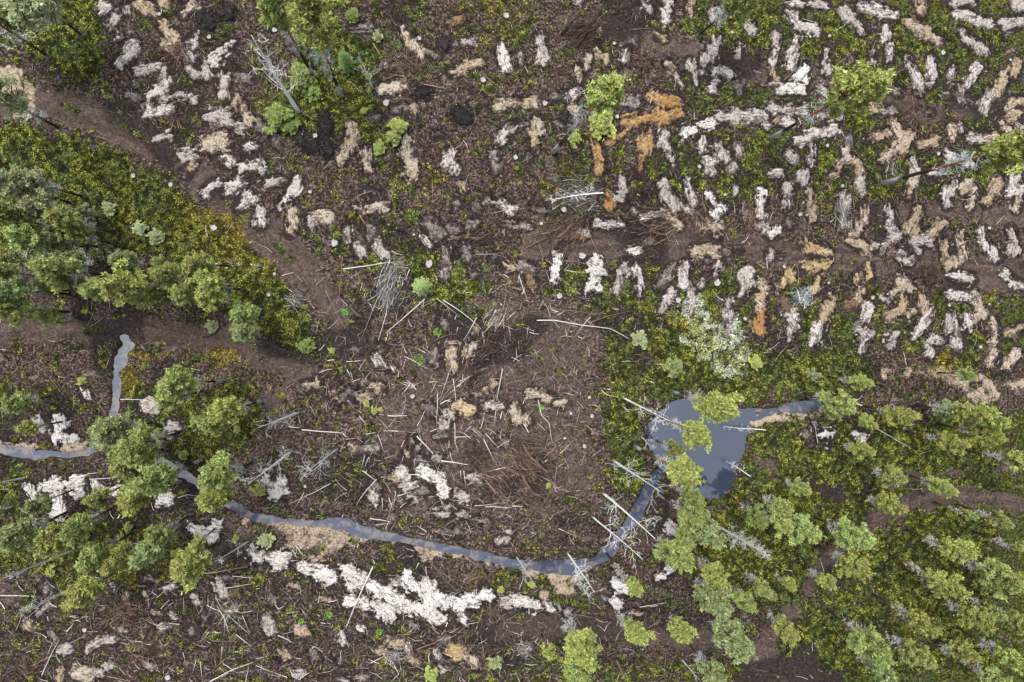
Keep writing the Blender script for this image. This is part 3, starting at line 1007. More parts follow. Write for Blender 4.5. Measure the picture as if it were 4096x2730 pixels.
# water sheets: flat, cut by the banks
WZ = -.34
def water_sheet(name, mat, sdf, pad, sp=.4):
    X, Y = np.meshgrid(np.arange(XLO, XHI, sp), np.arange(YLO, YHI, sp)); px, py = topix(X, Y)
    keep = sdf(px, py) < pad
    q = keep[:-1, :-1] | keep[1:, :-1] | keep[:-1, 1:] | keep[1:, 1:]
    idx = np.arange(X.size).reshape(X.shape)
    F = np.stack([idx[:-1, :-1][q], idx[:-1, 1:][q], idx[1:, 1:][q], idx[1:, :-1][q]], -1)
    us, inv = np.unique(F, return_inverse=True)
    V = np.stack([X.ravel()[us], Y.ravel()[us], np.full(len(us), WZ)], -1)
    return link(name, V, inv.reshape(-1, 4), mat)
pond_sd = lambda X, Y: sd_poly(X, Y, POND)
tag(water_sheet('pond_water', M_WATER, pond_sd, 34), kind='structure')
tag(water_sheet('ditch_water', M_DITCH, lambda X, Y: np.where(pond_sd(X, Y) > 56, water_sd(X, Y), 99), 12), kind='structure')

# ------------------------------------------------------------------ labels: look + nearest landmark + rank
LM = [(1110, 290, 'bare white birch'), (1300, 120, 'big pine by bare birch'), (2423, 405, 'pine among orange patches'), (3399, 379, 'leaning upper right pine'),
      (4040, 600, 'pine at the right edge'), (2900, 60, 'pine at the top edge'), (2700, 430, 'orange sand patches'), (2850, 1390, 'white lichen bed'), (2790, 1790, 'pond'),
      (1560, 1150, 'birch slash pile'), (1960, 1290, 'second birch slash pile'), (853, 900, 'golden moss bank'), (460, 1600, 'narrow side ditch'), (560, 1850, 'pines over the ditch'),
      (1730, 1900, 'cream sand mound'), (1400, 2100, 'long ditch'), (1650, 2370, 'white sand field'), (880, 2480, 'star of birch poles'), (330, 2390, 'yellow-green pine'), (2330, 2270, 'dead birches over the ditch'),
      (3500, 1100, 'yellow sand patches'), (3300, 1950, 'bend of the brown track'), (3900, 1560, 'sandy road'), (3800, 2300, 'lower right pine stand'), (150, 330, 'sandy track'), (150, 850, 'big grey-green pines'),
      (3600, 300, 'mossy upper right'), (900, 250, 'upper left clearing'), (1750, 250, 'dark slash heaps'), (2100, 950, 'middle of the clearing'), (3850, 950, 'right edge rows'), (2700, 950, 'brown machine track')]
ORD = ['closest', 'second closest', 'third closest', 'fourth closest', 'fifth closest', 'sixth closest', 'seventh closest', 'eighth closest', 'ninth closest', 'tenth closest', 'eleventh closest', 'twelfth closest', '13th closest', '14th closest', '15th closest', '16th closest', '17th closest', '18th closest', '19th closest', '20th closest']
PENDING = {}
def want_label(o, look, px, py, cat, group):
    o['category'] = cat; o['group'] = group
    i = min(range(len(LM)), key=lambda k: math.hypot(px-LM[k][0], py-LM[k][1])); lx, ly, nm = LM[i]
    a = math.degrees(math.atan2(ly-py, px-lx)) % 360
    rel = ['right of', 'above right of', 'above', 'above left of', 'left of', 'below left of', 'below', 'below right of'][int((a+22.5)//45) % 8]
    dist = math.hypot(px-lx, py-ly)
    if dist < 60: rel = 'at'
    PENDING.setdefault(f'{look} {rel} the {nm}', []).append((dist, o))
def finish_labels():
    for k, v in PENDING.items():
        v.sort(key=lambda t: t[0])
        for n, (_, o) in enumerate(v):
            o['label'] = k if len(v) == 1 else f'{k}, {ORD[min(n, 19)]}'

# ------------------------------------------------------------------ sand patches
LOOK = {'w': 'grey-white sand', 't': 'tan sand', 'y': 'yellowish sand', 'o': 'orange sand', 's': 'bright white sand', 'd': 'dirty grey sand', 'k': 'black peat', 'b': 'rusty brown soil'}
def patch_mesh(code, caps, seed):
    A = [(ground([c[0], c[2]], [c[1], c[3]], .1), c[4]*MPP/2*1.05+.04) for c in caps]
    allp = np.concatenate([a for a, _ in A]); mr = max(r for _, r in A)+.35; sp = .115
    x0, y0 = allp.min(0)-mr; x1, y1 = allp.max(0)+mr
    X, Y = np.meshgrid(np.arange(x0, x1, sp), np.arange(y0, y1, sp))
    sd = np.full(X.shape, 1e9)
    for a, r in A: sd = np.minimum(sd, d_seg(X, Y, a[0, 0], a[0, 1], a[1, 0], a[1, 1])-r)
    n = (.85*(fbm(X/.95, Y/.95, seed, 2)-.5)+.85*(fbm(X/.27, Y/.27, seed+5, 2)-.5))*min(1.3, .45+.55*mr)
    a0 = A[0][0]; ax = a0[1]-a0[0]; ax = ax/(np.linalg.norm(ax)+1e-6); U = X*ax[0]+Y*ax[1]; W = -X*ax[1]+Y*ax[0]
    n = n+.55*(vn(W/.21+seed, U/1.3, seed+3)-.5)      # raked streaks left by the bucket teeth
    sd = sd+n*(1.15 if code in 'd' else .95)+(.05 if code == 'd' else -.02)
    keep = sd < .16
    q = keep[:-1, :-1] | keep[1:, :-1] | keep[:-1, 1:] | keep[1:, 1:]
    if q.sum() < 4: return None
    hgt = (.13 if code not in 'ds' else .08)+(.16 if code == 'k' else 0)
    Z = gz(X, Y)*.999+.045+hgt*sstep(.0, -.55, sd)+.05*(fbm(X/.45, Y/.45, seed+9, 2)-.5)*sstep(.05, -.2, sd)-.30*sstep(.0, .14, sd)
    idx = np.arange(X.size).reshape(X.shape)
    F = np.stack([idx[:-1, :-1][q], idx[:-1, 1:][q], idx[1:, 1:][q], idx[1:, :-1][q]], -1)
    us, inv = np.unique(F, return_inverse=True)
    return np.stack([X.ravel()[us], Y.ravel()[us], Z.ravel()[us]], -1), inv.reshape(-1, 4), (np.clip(-sd.ravel()[us], 0, 1), W.ravel()[us], U.ravel()[us])
def area(p): return sum((math.hypot(c[2]-c[0], c[3]-c[1])+c[4])*c[4] for c in p[1])
order = sorted(range(len(PATCHES)), key=lambda i: -area(PATCHES[i]))
rest = {}
for rank_, i in enumerate(order):
    code, caps = PATCHES[i]
    r = patch_mesh(code, caps, 100+i*7)
    if r is None: continue
    V, F, E = r
    if rank_ < 298:
        c = V.mean(0); c[2] = float(gz(c[0], c[1]))
        o = link('peat_mound' if code == 'k' else 'sand_patch', V-c, F, PM[code], smooth=True, attrs={'edge': E[0], 'across': E[1], 'lengthwise': E[2]}); o.location = c
        px = np.mean([(k[0]+k[2])/2 for k in caps]); py = np.mean([(k[1]+k[3])/2 for k in caps])
        L = max(math.hypot(a[0]-b[2], a[1]-b[3]) for a in caps for b in caps); wd = np.mean([k[4] for k in caps])
        shape = 'round' if L < wd*.6 else ('long' if L > wd*1.8 else 'short')
        if len(caps) > 1: shape = 'lobed '+shape
        want_label(o, f'{shape} {LOOK[code]} '+('mound' if code == 'k' else 'patch'), px, py, 'mound' if code == 'k' else 'sand patch', 'peat mounds dug in the clear-cut' if code == 'k' else 'bare sand patches dug across the clear-cut')
    else:
        rest.setdefault(code, []).append((V, F, E))
if rest:
    Vs, Fs, Es, mi, off = [], [], [], [], 0; codes = list(rest)
    for ci, c in enumerate(codes):
        for V, F, E in rest[c]: Vs.append(V); Fs.append(F+off); Es.append(E); mi += [ci]*len(F); off += len(V)
    o = link('small_sand_patch', np.concatenate(Vs), np.concatenate(Fs), PM[codes[0]], smooth=True, attrs={'edge': np.concatenate([q[0] for q in Es]), 'across': np.concatenate([q[1] for q in Es]), 'lengthwise': np.concatenate([q[2] for q in Es])})
    for c in codes[1:]: o.data.materials.append(PM[c])
    o.data.polygons.foreach_set('material_index', np.array(mi, np.int32))
    tag(o, 'smallest crumbs of bare sand and soil scattered between the dug patches', 'soil', kind='stuff')

# ------------------------------------------------------------------ small ground cover (nobody could count it)
def scatter(n, seed):
    r = np.random.default_rng(seed); return r.uniform(-47, 58, n), r.uniform(-38, 33, n), r
def tone_mix(r, a, b, n): t = r.random((n, 1)); return np.array(a)*(1-t)+np.array(b)*t
def tufts(name, x, y, r, size, tall, c1, c2, label, cat, blades=2, mat=M_MOSS, spread=.5):
    n = len(x); z = gz(x, y); Vs = []; Cs = []; cl = (.22+1.45*sstep(.36, .66, fbm(x/.34, y/.34, 201, 2)))[:, None]
    tone = (lambda q: np.array(c1)*(1-q)+np.array(c2)*q)(r.random((n, 1))**1.4)
    for b in range(blades):
        th = r.uniform(0, 6.283, n); s = size*r.uniform(.55, 1.35, n); tl = r.uniform(.1, .8, n)
        ox = x+r.normal(0, size*spread, n); oy = y+r.normal(0, size*spread, n); oz = z+tall*r.uniform(.1, 1, n)
        dx, dy = np.cos(th)*s, np.sin(th)*s; ex, ey = -np.sin(th)*s*.42, np.cos(th)*s*.42; up = s*tl
        P = np.stack([np.stack([ox-dx*.5, oy-dy*.5, oz-up*.5], -1), np.stack([ox+ex*.6, oy+ey*.6, oz+up*.1], -1), np.stack([ox+dx*.6, oy+dy*.6, oz+up*.5], -1), np.stack([ox-ex*.6, oy-ey*.6, oz], -1)], 1)
        Vs.append(P.reshape(-1, 3)); Cs.append(np.repeat(tone*cl*r.uniform(.7, 1.25, (n, 1)), 4, 0))
    V = np.concatenate(Vs); F = np.arange(len(V)).reshape(-1, 4)
    return tag(link(name, V, F, mat, attrs={'tone': np.concatenate(Cs)}), label, cat, kind='stuff')
dry = lambda x, y: gsample(mk['wsd'], x, y) > 10
x, y, r = scatter(620000, 1)
mm = gsample(moss, x, y)+1.5*(fbm(x/.8, y/.8, 71, 3)-.5); k = (mm > .50) & (r.random(len(x)) < np.clip(mm*1.1, 0, .95)) & dry(x, y) & (gsample(ring, x, y) < .6)
g1 = (fbm(x/2.4, y/2.4, 77, 4)+.25*(r.random(len(x))-.5) > .56) & k
tufts('moss', x[k & ~g1], y[k & ~g1], r, .16, .14, (.018, .022, .005), (.205, .215, .034), 'yellow-green moss and bilberry carpet over the forest floor', 'moss')
tufts('ground_shrub_leaves', x[g1], y[g1], r, .17, .15, (.016, .026, .009), (.105, .128, .036), 'fresh green low shrub leaves between the moss', 'undergrowth')
x, y, r = scatter(150000, 2)
mm = gsample(gold, x, y)+1.0*(fbm(x/.9, y/.9, 81, 3)-.5); k = (mm > .5) & dry(x, y) & (gsample(ring, x, y) < .6)
tufts('golden_moss', x[k], y[k], r, .18, .1, (.07, .055, .01), (.245, .205, .038), 'golden yellow moss and dry sedge tufts', 'moss')
x, y, r = scatter(260000, 3)
mm = gsample(mk['lichen'], x, y)+.9*(fbm(x/.7, y/.7, 85, 3)-.5); k = (mm > .48) & dry(x, y)
tufts('reindeer_lichen', x[k], y[k], r, .12, .12, (.20, .23, .15), (.52, .56, .43), 'pale reindeer lichen cushions', 'lichen')

# twigs of the felling slash
def twigs(name, x, y, r, lo, hi, rad, c1, c2, label, cat, zup=.05, th=None, cov=0):
    n = len(x); z = gz(x, y)+r.uniform(.01, zup, n); L = r.uniform(lo, hi, n)*r.uniform(.6, 1, n)
    if th is None: th = r.uniform(0, 3.1416, n)
    dx, dy = np.cos(th)*L/2, np.sin(th)*L/2; tilt = r.normal(0, .05, n)*L
    bx, by = -np.sin(th)*L*(bn := r.normal(0, .06, n)), np.cos(th)*L*bn
    A = np.stack([x-dx, y-dy, gz(x-dx, y-dy)+.03+np.abs(tilt)], -1); B = np.stack([x+bx, y+by, z+.03], -1); C = np.stack([x+dx, y+dy, gz(x+dx, y+dy)+.03+np.abs(tilt)*.5], -1)
    rr = rad*(.5+1.2*r.random(n)**3)
    V1, F1 = prisms(A, B, rr, rr*.85); V2, F2 = prisms(B, C, rr*.85, rr*.5)
    t = tone_mix(r, c1, c2, n)*(.45+1.5*r.random((n, 1))**2.5); T = np.repeat(t, 6, 0)
    return tag(link(name, np.concatenate([V1, V2]), np.concatenate([F1, F2+len(V1)]), M_VC, attrs={'tone': np.concatenate([T, T])}), label, cat, kind='stuff')
x, y, r = scatter(60000, 4)
px_, py_ = topix(x, y)
forest = sstep(0, 200, -sd_poly(px_, py_, D(1480,1100, 1750,950, 2420,900, 2420,1640, 1500,1640)))
dens = np.clip(1.0-1.1*gsample(moss, x, y), .06, 1)*np.clip(1-1.0*gsample(mk['track'], x, y), .2, 1)*(1-.8*forest)*(.3+1.4*fbm(x/4, y/4, 91, 2)**1.5)
k = (r.random(len(x)) < dens) & dry(x, y)
tufty = fbm(x/2.5, y/2.5, 93, 2)*9
twigs('twigs', x[k], y[k], r, .2, .8, .021, (.15, .10, .08), (.44, .33, .265), 'brown and reddish twigs littering the clear-cut', 'twigs', th=tufty[k]+r.normal(0, .9, k.sum()))
x, y, r = scatter(26000, 5)
dens = np.clip(1.05-1.0*gsample(moss, x, y), .12, 1)*np.clip(1-1.1*gsample(mk['track'], x, y), .05, 1)*(.2+1.3*fbm(x/3, y/3, 95, 2)**2)
k = (r.random(len(x)) < dens) & dry(x, y)
twigs('dark_twigs', x[k], y[k], r, .5, 2.2, .026, (.02, .015, .014), (.10, .065, .055), 'dark branches and bark strips lying on the ground', 'twigs', zup=.12)
x, y, r = scatter(17000, 6); px_, py_ = topix(x, y)
pb = np.maximum.reduce([soft(sd_poly(px_, py_, D(700,640, 1300,600, 1400,800, 1320,1200, 1100,1290, 760,1270, 560,1100, 640,900)), 200)*.8, soft(sd_poly(px_, py_, D(-60,1340, 1200,1330, 1500,1440, 1300,1640, -60,1640)), 150)*.75, .08+0*x])
k = (r.random(len(x)) < pb*(.2+1.4*fbm(x/3, y/3, 97, 2))) & dry(x, y)
twigs('pale_twigs', x[k], y[k], r, .25, 1.9, .026, (.34, .28, .24), (.66, .61, .56), 'pale birch sticks and split wood among the slash', 'twigs', zup=.1)
# slash heaps: x, y, radius (photo px), main direction (radians, nan = any), count, colour
HEAPS = [(1640,270,75,None,150,'r'), (1570,240,40,None,60,'r'), (1560,1105,70,1.15,130,'g'), (1550,1190,60,1.35,110,'g'), (1600,1060,45,.2,70,'p'), (1990,1270,60,.95,80,'p'), (1950,1400,60,.75,110,'d'), (1900,1500,60,.8,90,'d'), (2330,130,80,.6,170,'d'),
 (2300,780,85,.1,120,'g'), (2590,765,45,None,110,'d'), (3210,1185,48,None,150,'l'), (3720,1100,70,None,110,'d'), (2570,1435,60,.1,120,'d'), (1180,1200,45,2.6,90,'g'), (1930,960,60,.1,90,'d'), (3060,640,38,None,110,'d'),
 (1900,1830,60,None,110,'d'), (1950,1930,90,2.4,110,'r'), (2110,1850,110,2.5,190,'r'), (2100,1960,60,2.5,90,'r'), (720,210,60,None,120,'r'), (690,490,50,None,90,'r'), (3370,850,60,1.9,40,'g'), (3650,470,90,None,90,'r'), (500,2450,80,None,150,'r'),
 (930,2440,60,None,70,'p'), (1250,2360,40,1.9,60,'d'), (1900,2310,60,.7,60,'r'), (1970,2450,60,-.9,60,'r'), (1960,2480,30,-1.0,40,'r'), (2800,870,80,None,90,'r'), (3560,1010,60,None,60,'r'), (2640,900,100,.1,110,'r'), (2260,940,100,.7,110,'r'),
 (110,2650,40,None,110,'r'), (560,2620,60,None,60,'r'), (3000,870,70,None,60,'r'), (2250,2140,26,None,80,'d'), (1580,2620,50,None,60,'g'), (2100,2600,40,None,60,'g'), (3560,680,50,1.7,50,'g')]
CC = {'r': ((.13, .085, .065), (.34, .245, .19)), 'g': ((.30, .27, .25), (.52, .50, .47)), 'p': ((.36, .28, .23), (.6, .55, .5)), 'd': ((.05, .035, .03), (.20, .14, .12)), 'l': ((.45, .48, .46), (.62, .66, .64))}
for hx, hy, hr, th, n, c in HEAPS:
    r = np.random.default_rng(int(hx*3+hy)); n = int(n*1.5)
    g0 = ground(hx, hy); R = hr*MPP
    a = r.uniform(0, 6.283, n); q = R*np.minimum(1.1, np.abs(r.normal(0, .55, n))); x = g0[0]+np.cos(a)*q; y = g0[1]+np.sin(a)*q
    L = r.uniform(.25, 1.0, n)*R*1.2; t = r.uniform(0, 3.14, n) if th is None else r.normal(th, .45, n)
    z0 = gz(x, y)+.05+.35*r.random(n)*np.maximum(0, 1-(q/R)**2)
    A = np.stack([x-np.cos(t)*L/2, y-np.sin(t)*L/2, z0+r.uniform(-.08, .08, n)], -1); B = np.stack([x+np.cos(t)*L/2, y+np.sin(t)*L/2, z0+r.uniform(-.08, .12, n)], -1)
    M_ = (A+B)/2+np.stack([r.normal(0, .06, n)*L, r.normal(0, .06, n)*L, 0*L], -1); rr = .014+.04*r.random(n)**2.5
    V1, F1 = prisms(A, M_, rr, rr*.8); V2, F2 = prisms(M_, B, rr*.8, rr*.5)
    tt = np.repeat(tone_mix(r, *CC[c], n)*(.12+1.3*r.random((n, 1))**1.6), 6, 0)
    o = link('slash_heap', np.concatenate([V1, V2])-np.array([g0[0], g0[1], 0]), np.concatenate([F1, F2+len(V1)]), M_VC, attrs={'tone': np.concatenate([tt, tt])}); o.location = (g0[0], g0[1], 0)
    want_label(o, {'r': 'heap of reddish brown slash twigs', 'g': 'heap of grey bare branches', 'p': 'heap of pale birch tops', 'd': 'dark heap of slash branches', 'l': 'heap of whitish lichen-covered twigs'}[c], hx, hy, 'brush pile', 'slash heaps left from felling')

# ------------------------------------------------------------------ birch poles and logs, read off the photo
LOGS = {
 (1024, 683, .43556): """
B 800,905,1000,880,1180,848,1350,835,13
B 1235,820,1180,960,13
B 1285,840,1255,960,9
B 1250,880,1180,1020,1080,1240,960,1560,7
B 1410,905,1370,1010,9
B 1230,1080,1200,1290,1120,1560,10
B 1190,1100,1170,1250,1150,1380,7
B 1550,1180,1370,1330,1190,1490,12
B 1660,1175,1890,1350,7
B 1715,1185,1890,1310,2070,1450,10
B 2205,1280,2130,1410,14
B 2025,1350,1910,1560,9
B 2200,1370,2090,1490,9
B 2265,1370,2190,1480,12
B 2140,1320,2090,1370,7
B 1855,1440,1840,1490,8
W 640,1110,820,1450,6
W 800,790,770,1050,740,1320,4
W 920,920,1020,1160,6
W 950,405,1000,490,13
W 1620,110,1625,280,7
W 1760,640,1900,600,6
B 2020,770,2150,768,2300,745,6
W 1200,1240,1150,1400,1100,1500,5
B 1330,960,1290,1100,1250,1210,6
B 1540,1200,1530,1330,6
W 1430,1210,1340,1330,1250,1440,5
""",
 (2048, 683, .43556): """
B 500,920,670,945,8
B 60,960,140,1190,9
B 230,1370,390,1370,700,1420,900,1460,1070,1540,12
W 340,1265,600,1290,870,1330,5
W 700,1400,900,1335,1090,1290,6
B 715,1345,550,1560,7
B 150,1440,130,1560,6
W 715,590,790,740,865,910,6
W 2020,900,2010,1020,6
W 1170,1180,1160,1240,5
G 700,370,770,290,7
W 240,650,300,860,5
W 2050,450,1950,520,6
""",
 (1024, 1366, .4352): """
B 300,785,390,795,12
B 420,815,600,825,800,845,14
B 800,850,830,880,12
B 1210,685,1390,685,12
B 1010,855,1100,840,9
B 950,685,1020,770,9
B 1590,378,1680,368,8
B 1815,350,1845,590,9
B 1770,290,1690,540,7
B 2265,250,2215,550,10
B 1480,870,1630,1035,14
B 1700,1095,1950,1130,14
B 1825,750,1830,930,1855,1030,9
B 1665,480,1665,800,8
B 1365,135,1490,200,1610,275,8
W 1350,0,1335,130,1320,260,6
B 1415,400,1340,490,10
B 1460,410,1410,435,10
B 1360,380,1470,395,7
B 980,1190,1100,1280,10
B 1110,1270,1000,1390,920,1510,9
B 1145,1248,1235,1248,6
W 1150,790,1080,960,6
B 1120,860,1180,1030,8
B 1000,1050,960,1200,7
B 1035,1065,990,1180,7
B 1300,1425,1430,1380,9
B 1285,1380,1260,1530,8
B 1160,1440,1160,1560,8
B 1220,1440,1260,1560,8
B 2200,1180,2300,1155,9
B 2205,640,2190,790,7
B 1830,880,1980,875,9
B 1980,780,1900,850,7
B 1990,810,2090,900,7
B 2110,850,2240,990,8
B 2090,900,2140,1000,2190,1100,9
W 2270,640,2330,830,7
B 2110,1520,2353,1530,9
B 2010,1510,2310,1485,7
W 1480,840,1540,680,5
B 1910,1190,1930,1340,8
B 1880,1190,1885,1270,7
B 1780,1020,1830,1170,7
W 1925,1070,1970,1110,7
B 1280,1165,1350,1155,7
B 1460,1075,1450,1190,6
B 870,280,915,440,5
B 1090,300,1140,350,5
B 840,540,900,610,6
G 835,260,865,310,8
W 330,440,295,570,5
B 440,1390,340,1560,7
G 680,1310,520,1400,300,1500,6
B 1870,370,1950,330,2130,240,9
B 1840,420,1950,340,2100,250,8
W 1150,650,1270,560,1380,460,5
W 1690,560,1800,400,1920,260,1970,150,7
W 1560,560,1700,430,1830,330,5
W 2180,170,2200,290,6
W 2353,260,2200,400,6
W 2160,340,2353,345,6
B 1830,440,1700,550,6
W 2180,1025,2353,1090,6
""",
 (2048, 1366, .4352): """
B 245,540,275,680,340,760,375,940,9
G 820,450,880,495,980,515,7
W 890,150,950,300,1000,450,5
W 410,1160,380,1350,240,1560,6
B 0,1515,100,1522,10
W 300,1000,340,870,5
W 0,1500,140,1410,6
W 400,955,300,950,5
G 1280,180,1000,185,5
G 1400,215,1050,180,5
""",
 (3072, 1366, .4352): """
W 1050,640,970,800,910,920,5
G 980,790,1150,880,1350,1015,7
W 560,780,780,925,6
""",
 (1024, 2048, .7613): """
B 600,35,710,55,6
B 630,70,720,60,4
B 610,285,570,380,515,500,470,605,8
B 465,345,520,445,6
B 580,400,590,445,5
B 605,795,680,755,5
B 210,180,245,230,6
B 190,200,215,250,5
W 345,375,380,435,5
W 310,590,380,695,3
W 1090,230,1180,300,1230,380,4
W 880,237,950,240,4
B 855,270,840,300,5
B 890,290,905,380,4
W 925,275,1060,430,3
W 970,320,1120,420,3
W 1180,650,1220,890,3
W 1240,590,1300,560,4
W 850,720,960,680,4
B 115,650,200,690,5
W 40,700,110,820,3
B 0,810,90,850,4
G 710,780,750,855,710,895,4
B 160,535,225,525,4
W 540,490,580,550,5
B 100,490,130,540,4
W 330,520,410,518,3
B 180,260,225,257,4
W 1190,520,1150,640,4
W 1060,640,1110,600,4
W 1100,690,1105,640,3
""",
 (0, 2048, .7613): """
G 0,440,100,440,190,445,5
W 1075,325,1300,292,6
B 1220,340,1345,350,5
G 1190,400,1320,380,4
B 350,630,385,590,6
B 215,860,315,660,5
W 160,815,300,745,4
B 1240,645,1320,710,5
B 1190,540,1310,640,5
B 1130,450,1180,540,4
B 1140,500,1175,560,1205,640,5
B 1085,490,1170,535,5
B 1165,710,1160,790,4
W 670,725,760,800,4
W 370,690,480,635,4
B 250,550,255,575,6
B 1275,545,1310,640,4
B 1250,555,1260,600,4
B 1175,540,1180,640,4
B 1175,545,1140,610,3
B 1180,560,1205,670,3
B 1100,630,1060,680,4
B 1100,896,1210,840,1330,795,6
B 1170,800,1260,860,4
B 1150,820,1180,850,4
B 1050,790,1060,896,4
B 960,740,975,800,4
W 1110,680,1250,685,3
W 1230,710,1220,780,3
B 1290,896,1310,800,4
B 1030,780,1010,850,4
W 1180,775,1100,850,3
W 560,870,680,890,5
W 700,735,800,685,3
B 880,695,810,720,3
""",
 (2048, 2048, .7613): """
B 245,90,310,118,380,140,4
W 380,255,405,310,6
W 155,285,170,320,7
G 670,500,810,480,4
W 330,540,430,558,4
W 1210,640..""".replace('W 1210,640..', ''),
 (0, 1366, .4352): """
G 1630,1440,1720,1415,1830,1425,6
B 800,1220,930,1210,7
B 820,1270,960,1262,1120,1245,8
G 1100,535,1280,535,1460,540,7
W 460,340,570,490,4
""",
 (1024, 0, .43556): """
W 1540,775,1750,815,10
B 1260,550,1330,508,10
W 1075,395,1130,490,12
W 1360,750,1415,655,8
W 2090,695,2310,860,6
W 1750,570,1880,455,5
W 2010,410,2351,395,6
W 630,1215,730,1320,6
W 2130,880,2210,868,9
W 920,180,960,130,7
W 1500,190,1630,145,5
W 1290,235,1225,135,5
""",
 (2048, 0, .43556): """
W 185,600,400,585,5
W 15,690,110,620,140,560,5
W 700,220,850,130,6
W 1110,265,1300,250,5
W 1380,480,1500,375,5
W 1405,1230,1410,1150,5
W 570,205,640,150,5
""",
 (3072, 0, .43556): """
W 155,730,280,625,6
W 590,625,780,480,6
W 1220,730,1320,830,6
W 1700,1010,1810,1100,5
G 600,290,700,240,6
W 1470,200,1600,145,5
""",
}
LMAT = {'B': M_POLE, 'W': M_BROWNWOOD, 'G': M_GREYWOOD}
LLOOK = {'B': 'white birch pole', 'W': 'brown branch pole', 'G': 'grey weathered stick'}
for (ox, oy, f), txt in LOGS.items():
    for line in txt.strip().splitlines():
        line = line.strip()
        if not line: continue
        a = [float(v) for v in line[1:].split(',')]; wd = a[-1]*f; pts = [(ox+a[i]*f, oy+a[i+1]*f) for i in range(0, len(a)-1, 2)]
        G = [ground(p[0], p[1], .2) for p in pts]; P = []
        for i in range(len(G)-1):
            n = max(2, int(np.linalg.norm(G[i+1]-G[i])/.5))
            P += [G[i]+(G[i+1]-G[i])*k/n for k in range(n)]
        P.append(G[-1]); P = np.array(P); n = len(P)
        sg = random.random()*99; t = np.linspace(0, 1, n)
        Lm = np.linalg.norm(P[-1]-P[0]); nrm = np.array([-(P[-1]-P[0])[1], (P[-1]-P[0])[0]])/(Lm+1e-6)
        P = P+nrm*((vn(t*3+sg, t*0, 5)-.5)*Lm*.03)[:, None]
        r0 = max(.026, wd*MPP/2*.85); rad = r0*(1-.55*t)
        zz = gz(P[:, 0], P[:, 1]); zl = np.maximum(zz+rad+.03, np.polyval(np.polyfit(t, zz, 1), t)+rad+.05)+.04
        V, F, al, rr = tube([(p[0], p[1], z) for p, z in zip(P, zl)], rad, 6)
        o = Vector((P[0][0], P[0][1], float(zz[0])))
        code = line[0]
        ob = link('birch_pole' if code == 'B' else ('branch_pole' if code == 'W' else 'dead_stick'), [v-o for v in V], F, LMAT[code], attrs={'along': al, 'rad': np.array(rr)*1.6}); ob.location = o
        dx, dy = pts[-1][0]-pts[0][0], pts[-1][1]-pts[0][1]; an = math.degrees(math.atan2(abs(dy), abs(dx)))
        dirn = 'level' if an < 22 else ('upright' if an > 68 else ('slanting' if dx*dy > 0 else 'rising'))
        size = 'long' if Lm > 5 else ('short' if Lm < 2.2 else 'mid-length')
        want_label(ob, f'{size} {dirn} {LLOOK[code]}', (pts[0][0]+pts[-1][0])/2, (pts[0][1]+pts[-1][1])/2, 'pole' if code != 'G' else 'stick', 'poles and sticks left lying after felling')

# ------------------------------------------------------------------ stumps
ST = {(0, 0, .43556): [(1920, 340, 18), (1460, 128, 16)], (1024, 0, .43556): [(165, 275, 22), (1195, 945, 26), (545, 1248, 20), (2300, 142, 26), (2085, 735, 22), (1500, 350, 18)],
 (2048, 0, .43556): [(300, 950, 22), (965, 1075, 17), (2025, 290, 15), (1720, 1530, 18), (940, 395, 16), (30, 1450, 20), (600, 1275, 14)],
 (3072, 0, .43556): [(558, 335, 16), (1615, 480, 22), (2235, 545, 13), (1565, 1410, 18), (545, 1340, 16)],
 (0, 683, .43556): [(1220, 45, 18), (1562, 125, 18), (1960, 525, 26)],
 (1024, 683, .43556): [(720, 665, 30), (1592, 855, 30), (497, 195, 17), (172, 950, 14), (118, 1140, 16), (1450, 590, 12)],
 (2048, 683, .43556): [(645, 780, 30), (435, 1152, 25), (1530, 1190, 24), (475, 360, 24), (1950, 222, 14), (2140, 1360, 16), (270, 485, 16), (1890, 1030, 30)],
 (3072, 683, .43556): [(295, 400, 18), (685, 140, 16), (2030, 528, 16), (150, 880, 16), (965, 1165, 18), (1670, 1235, 15), (560, 1030, 13), (2045, 1225, 12), (320, 887, 12), (1060, 1555, 12)],
 (3072, 1366, .4352): [(1960, 52, 18), (1060, 5, 12)], (1024, 1366, .4352): [(1440, 505, 20), (450, 1332, 14)],
 (2048, 1366, .4352): [(735, 685, 18), (485, 890, 13), (665, 962, 20), (130, 1358, 22), (710, 515, 15), (540, 660, 15)], (0, 2048, .7613): [(445, 620, 11), (882, 870, 13)]}
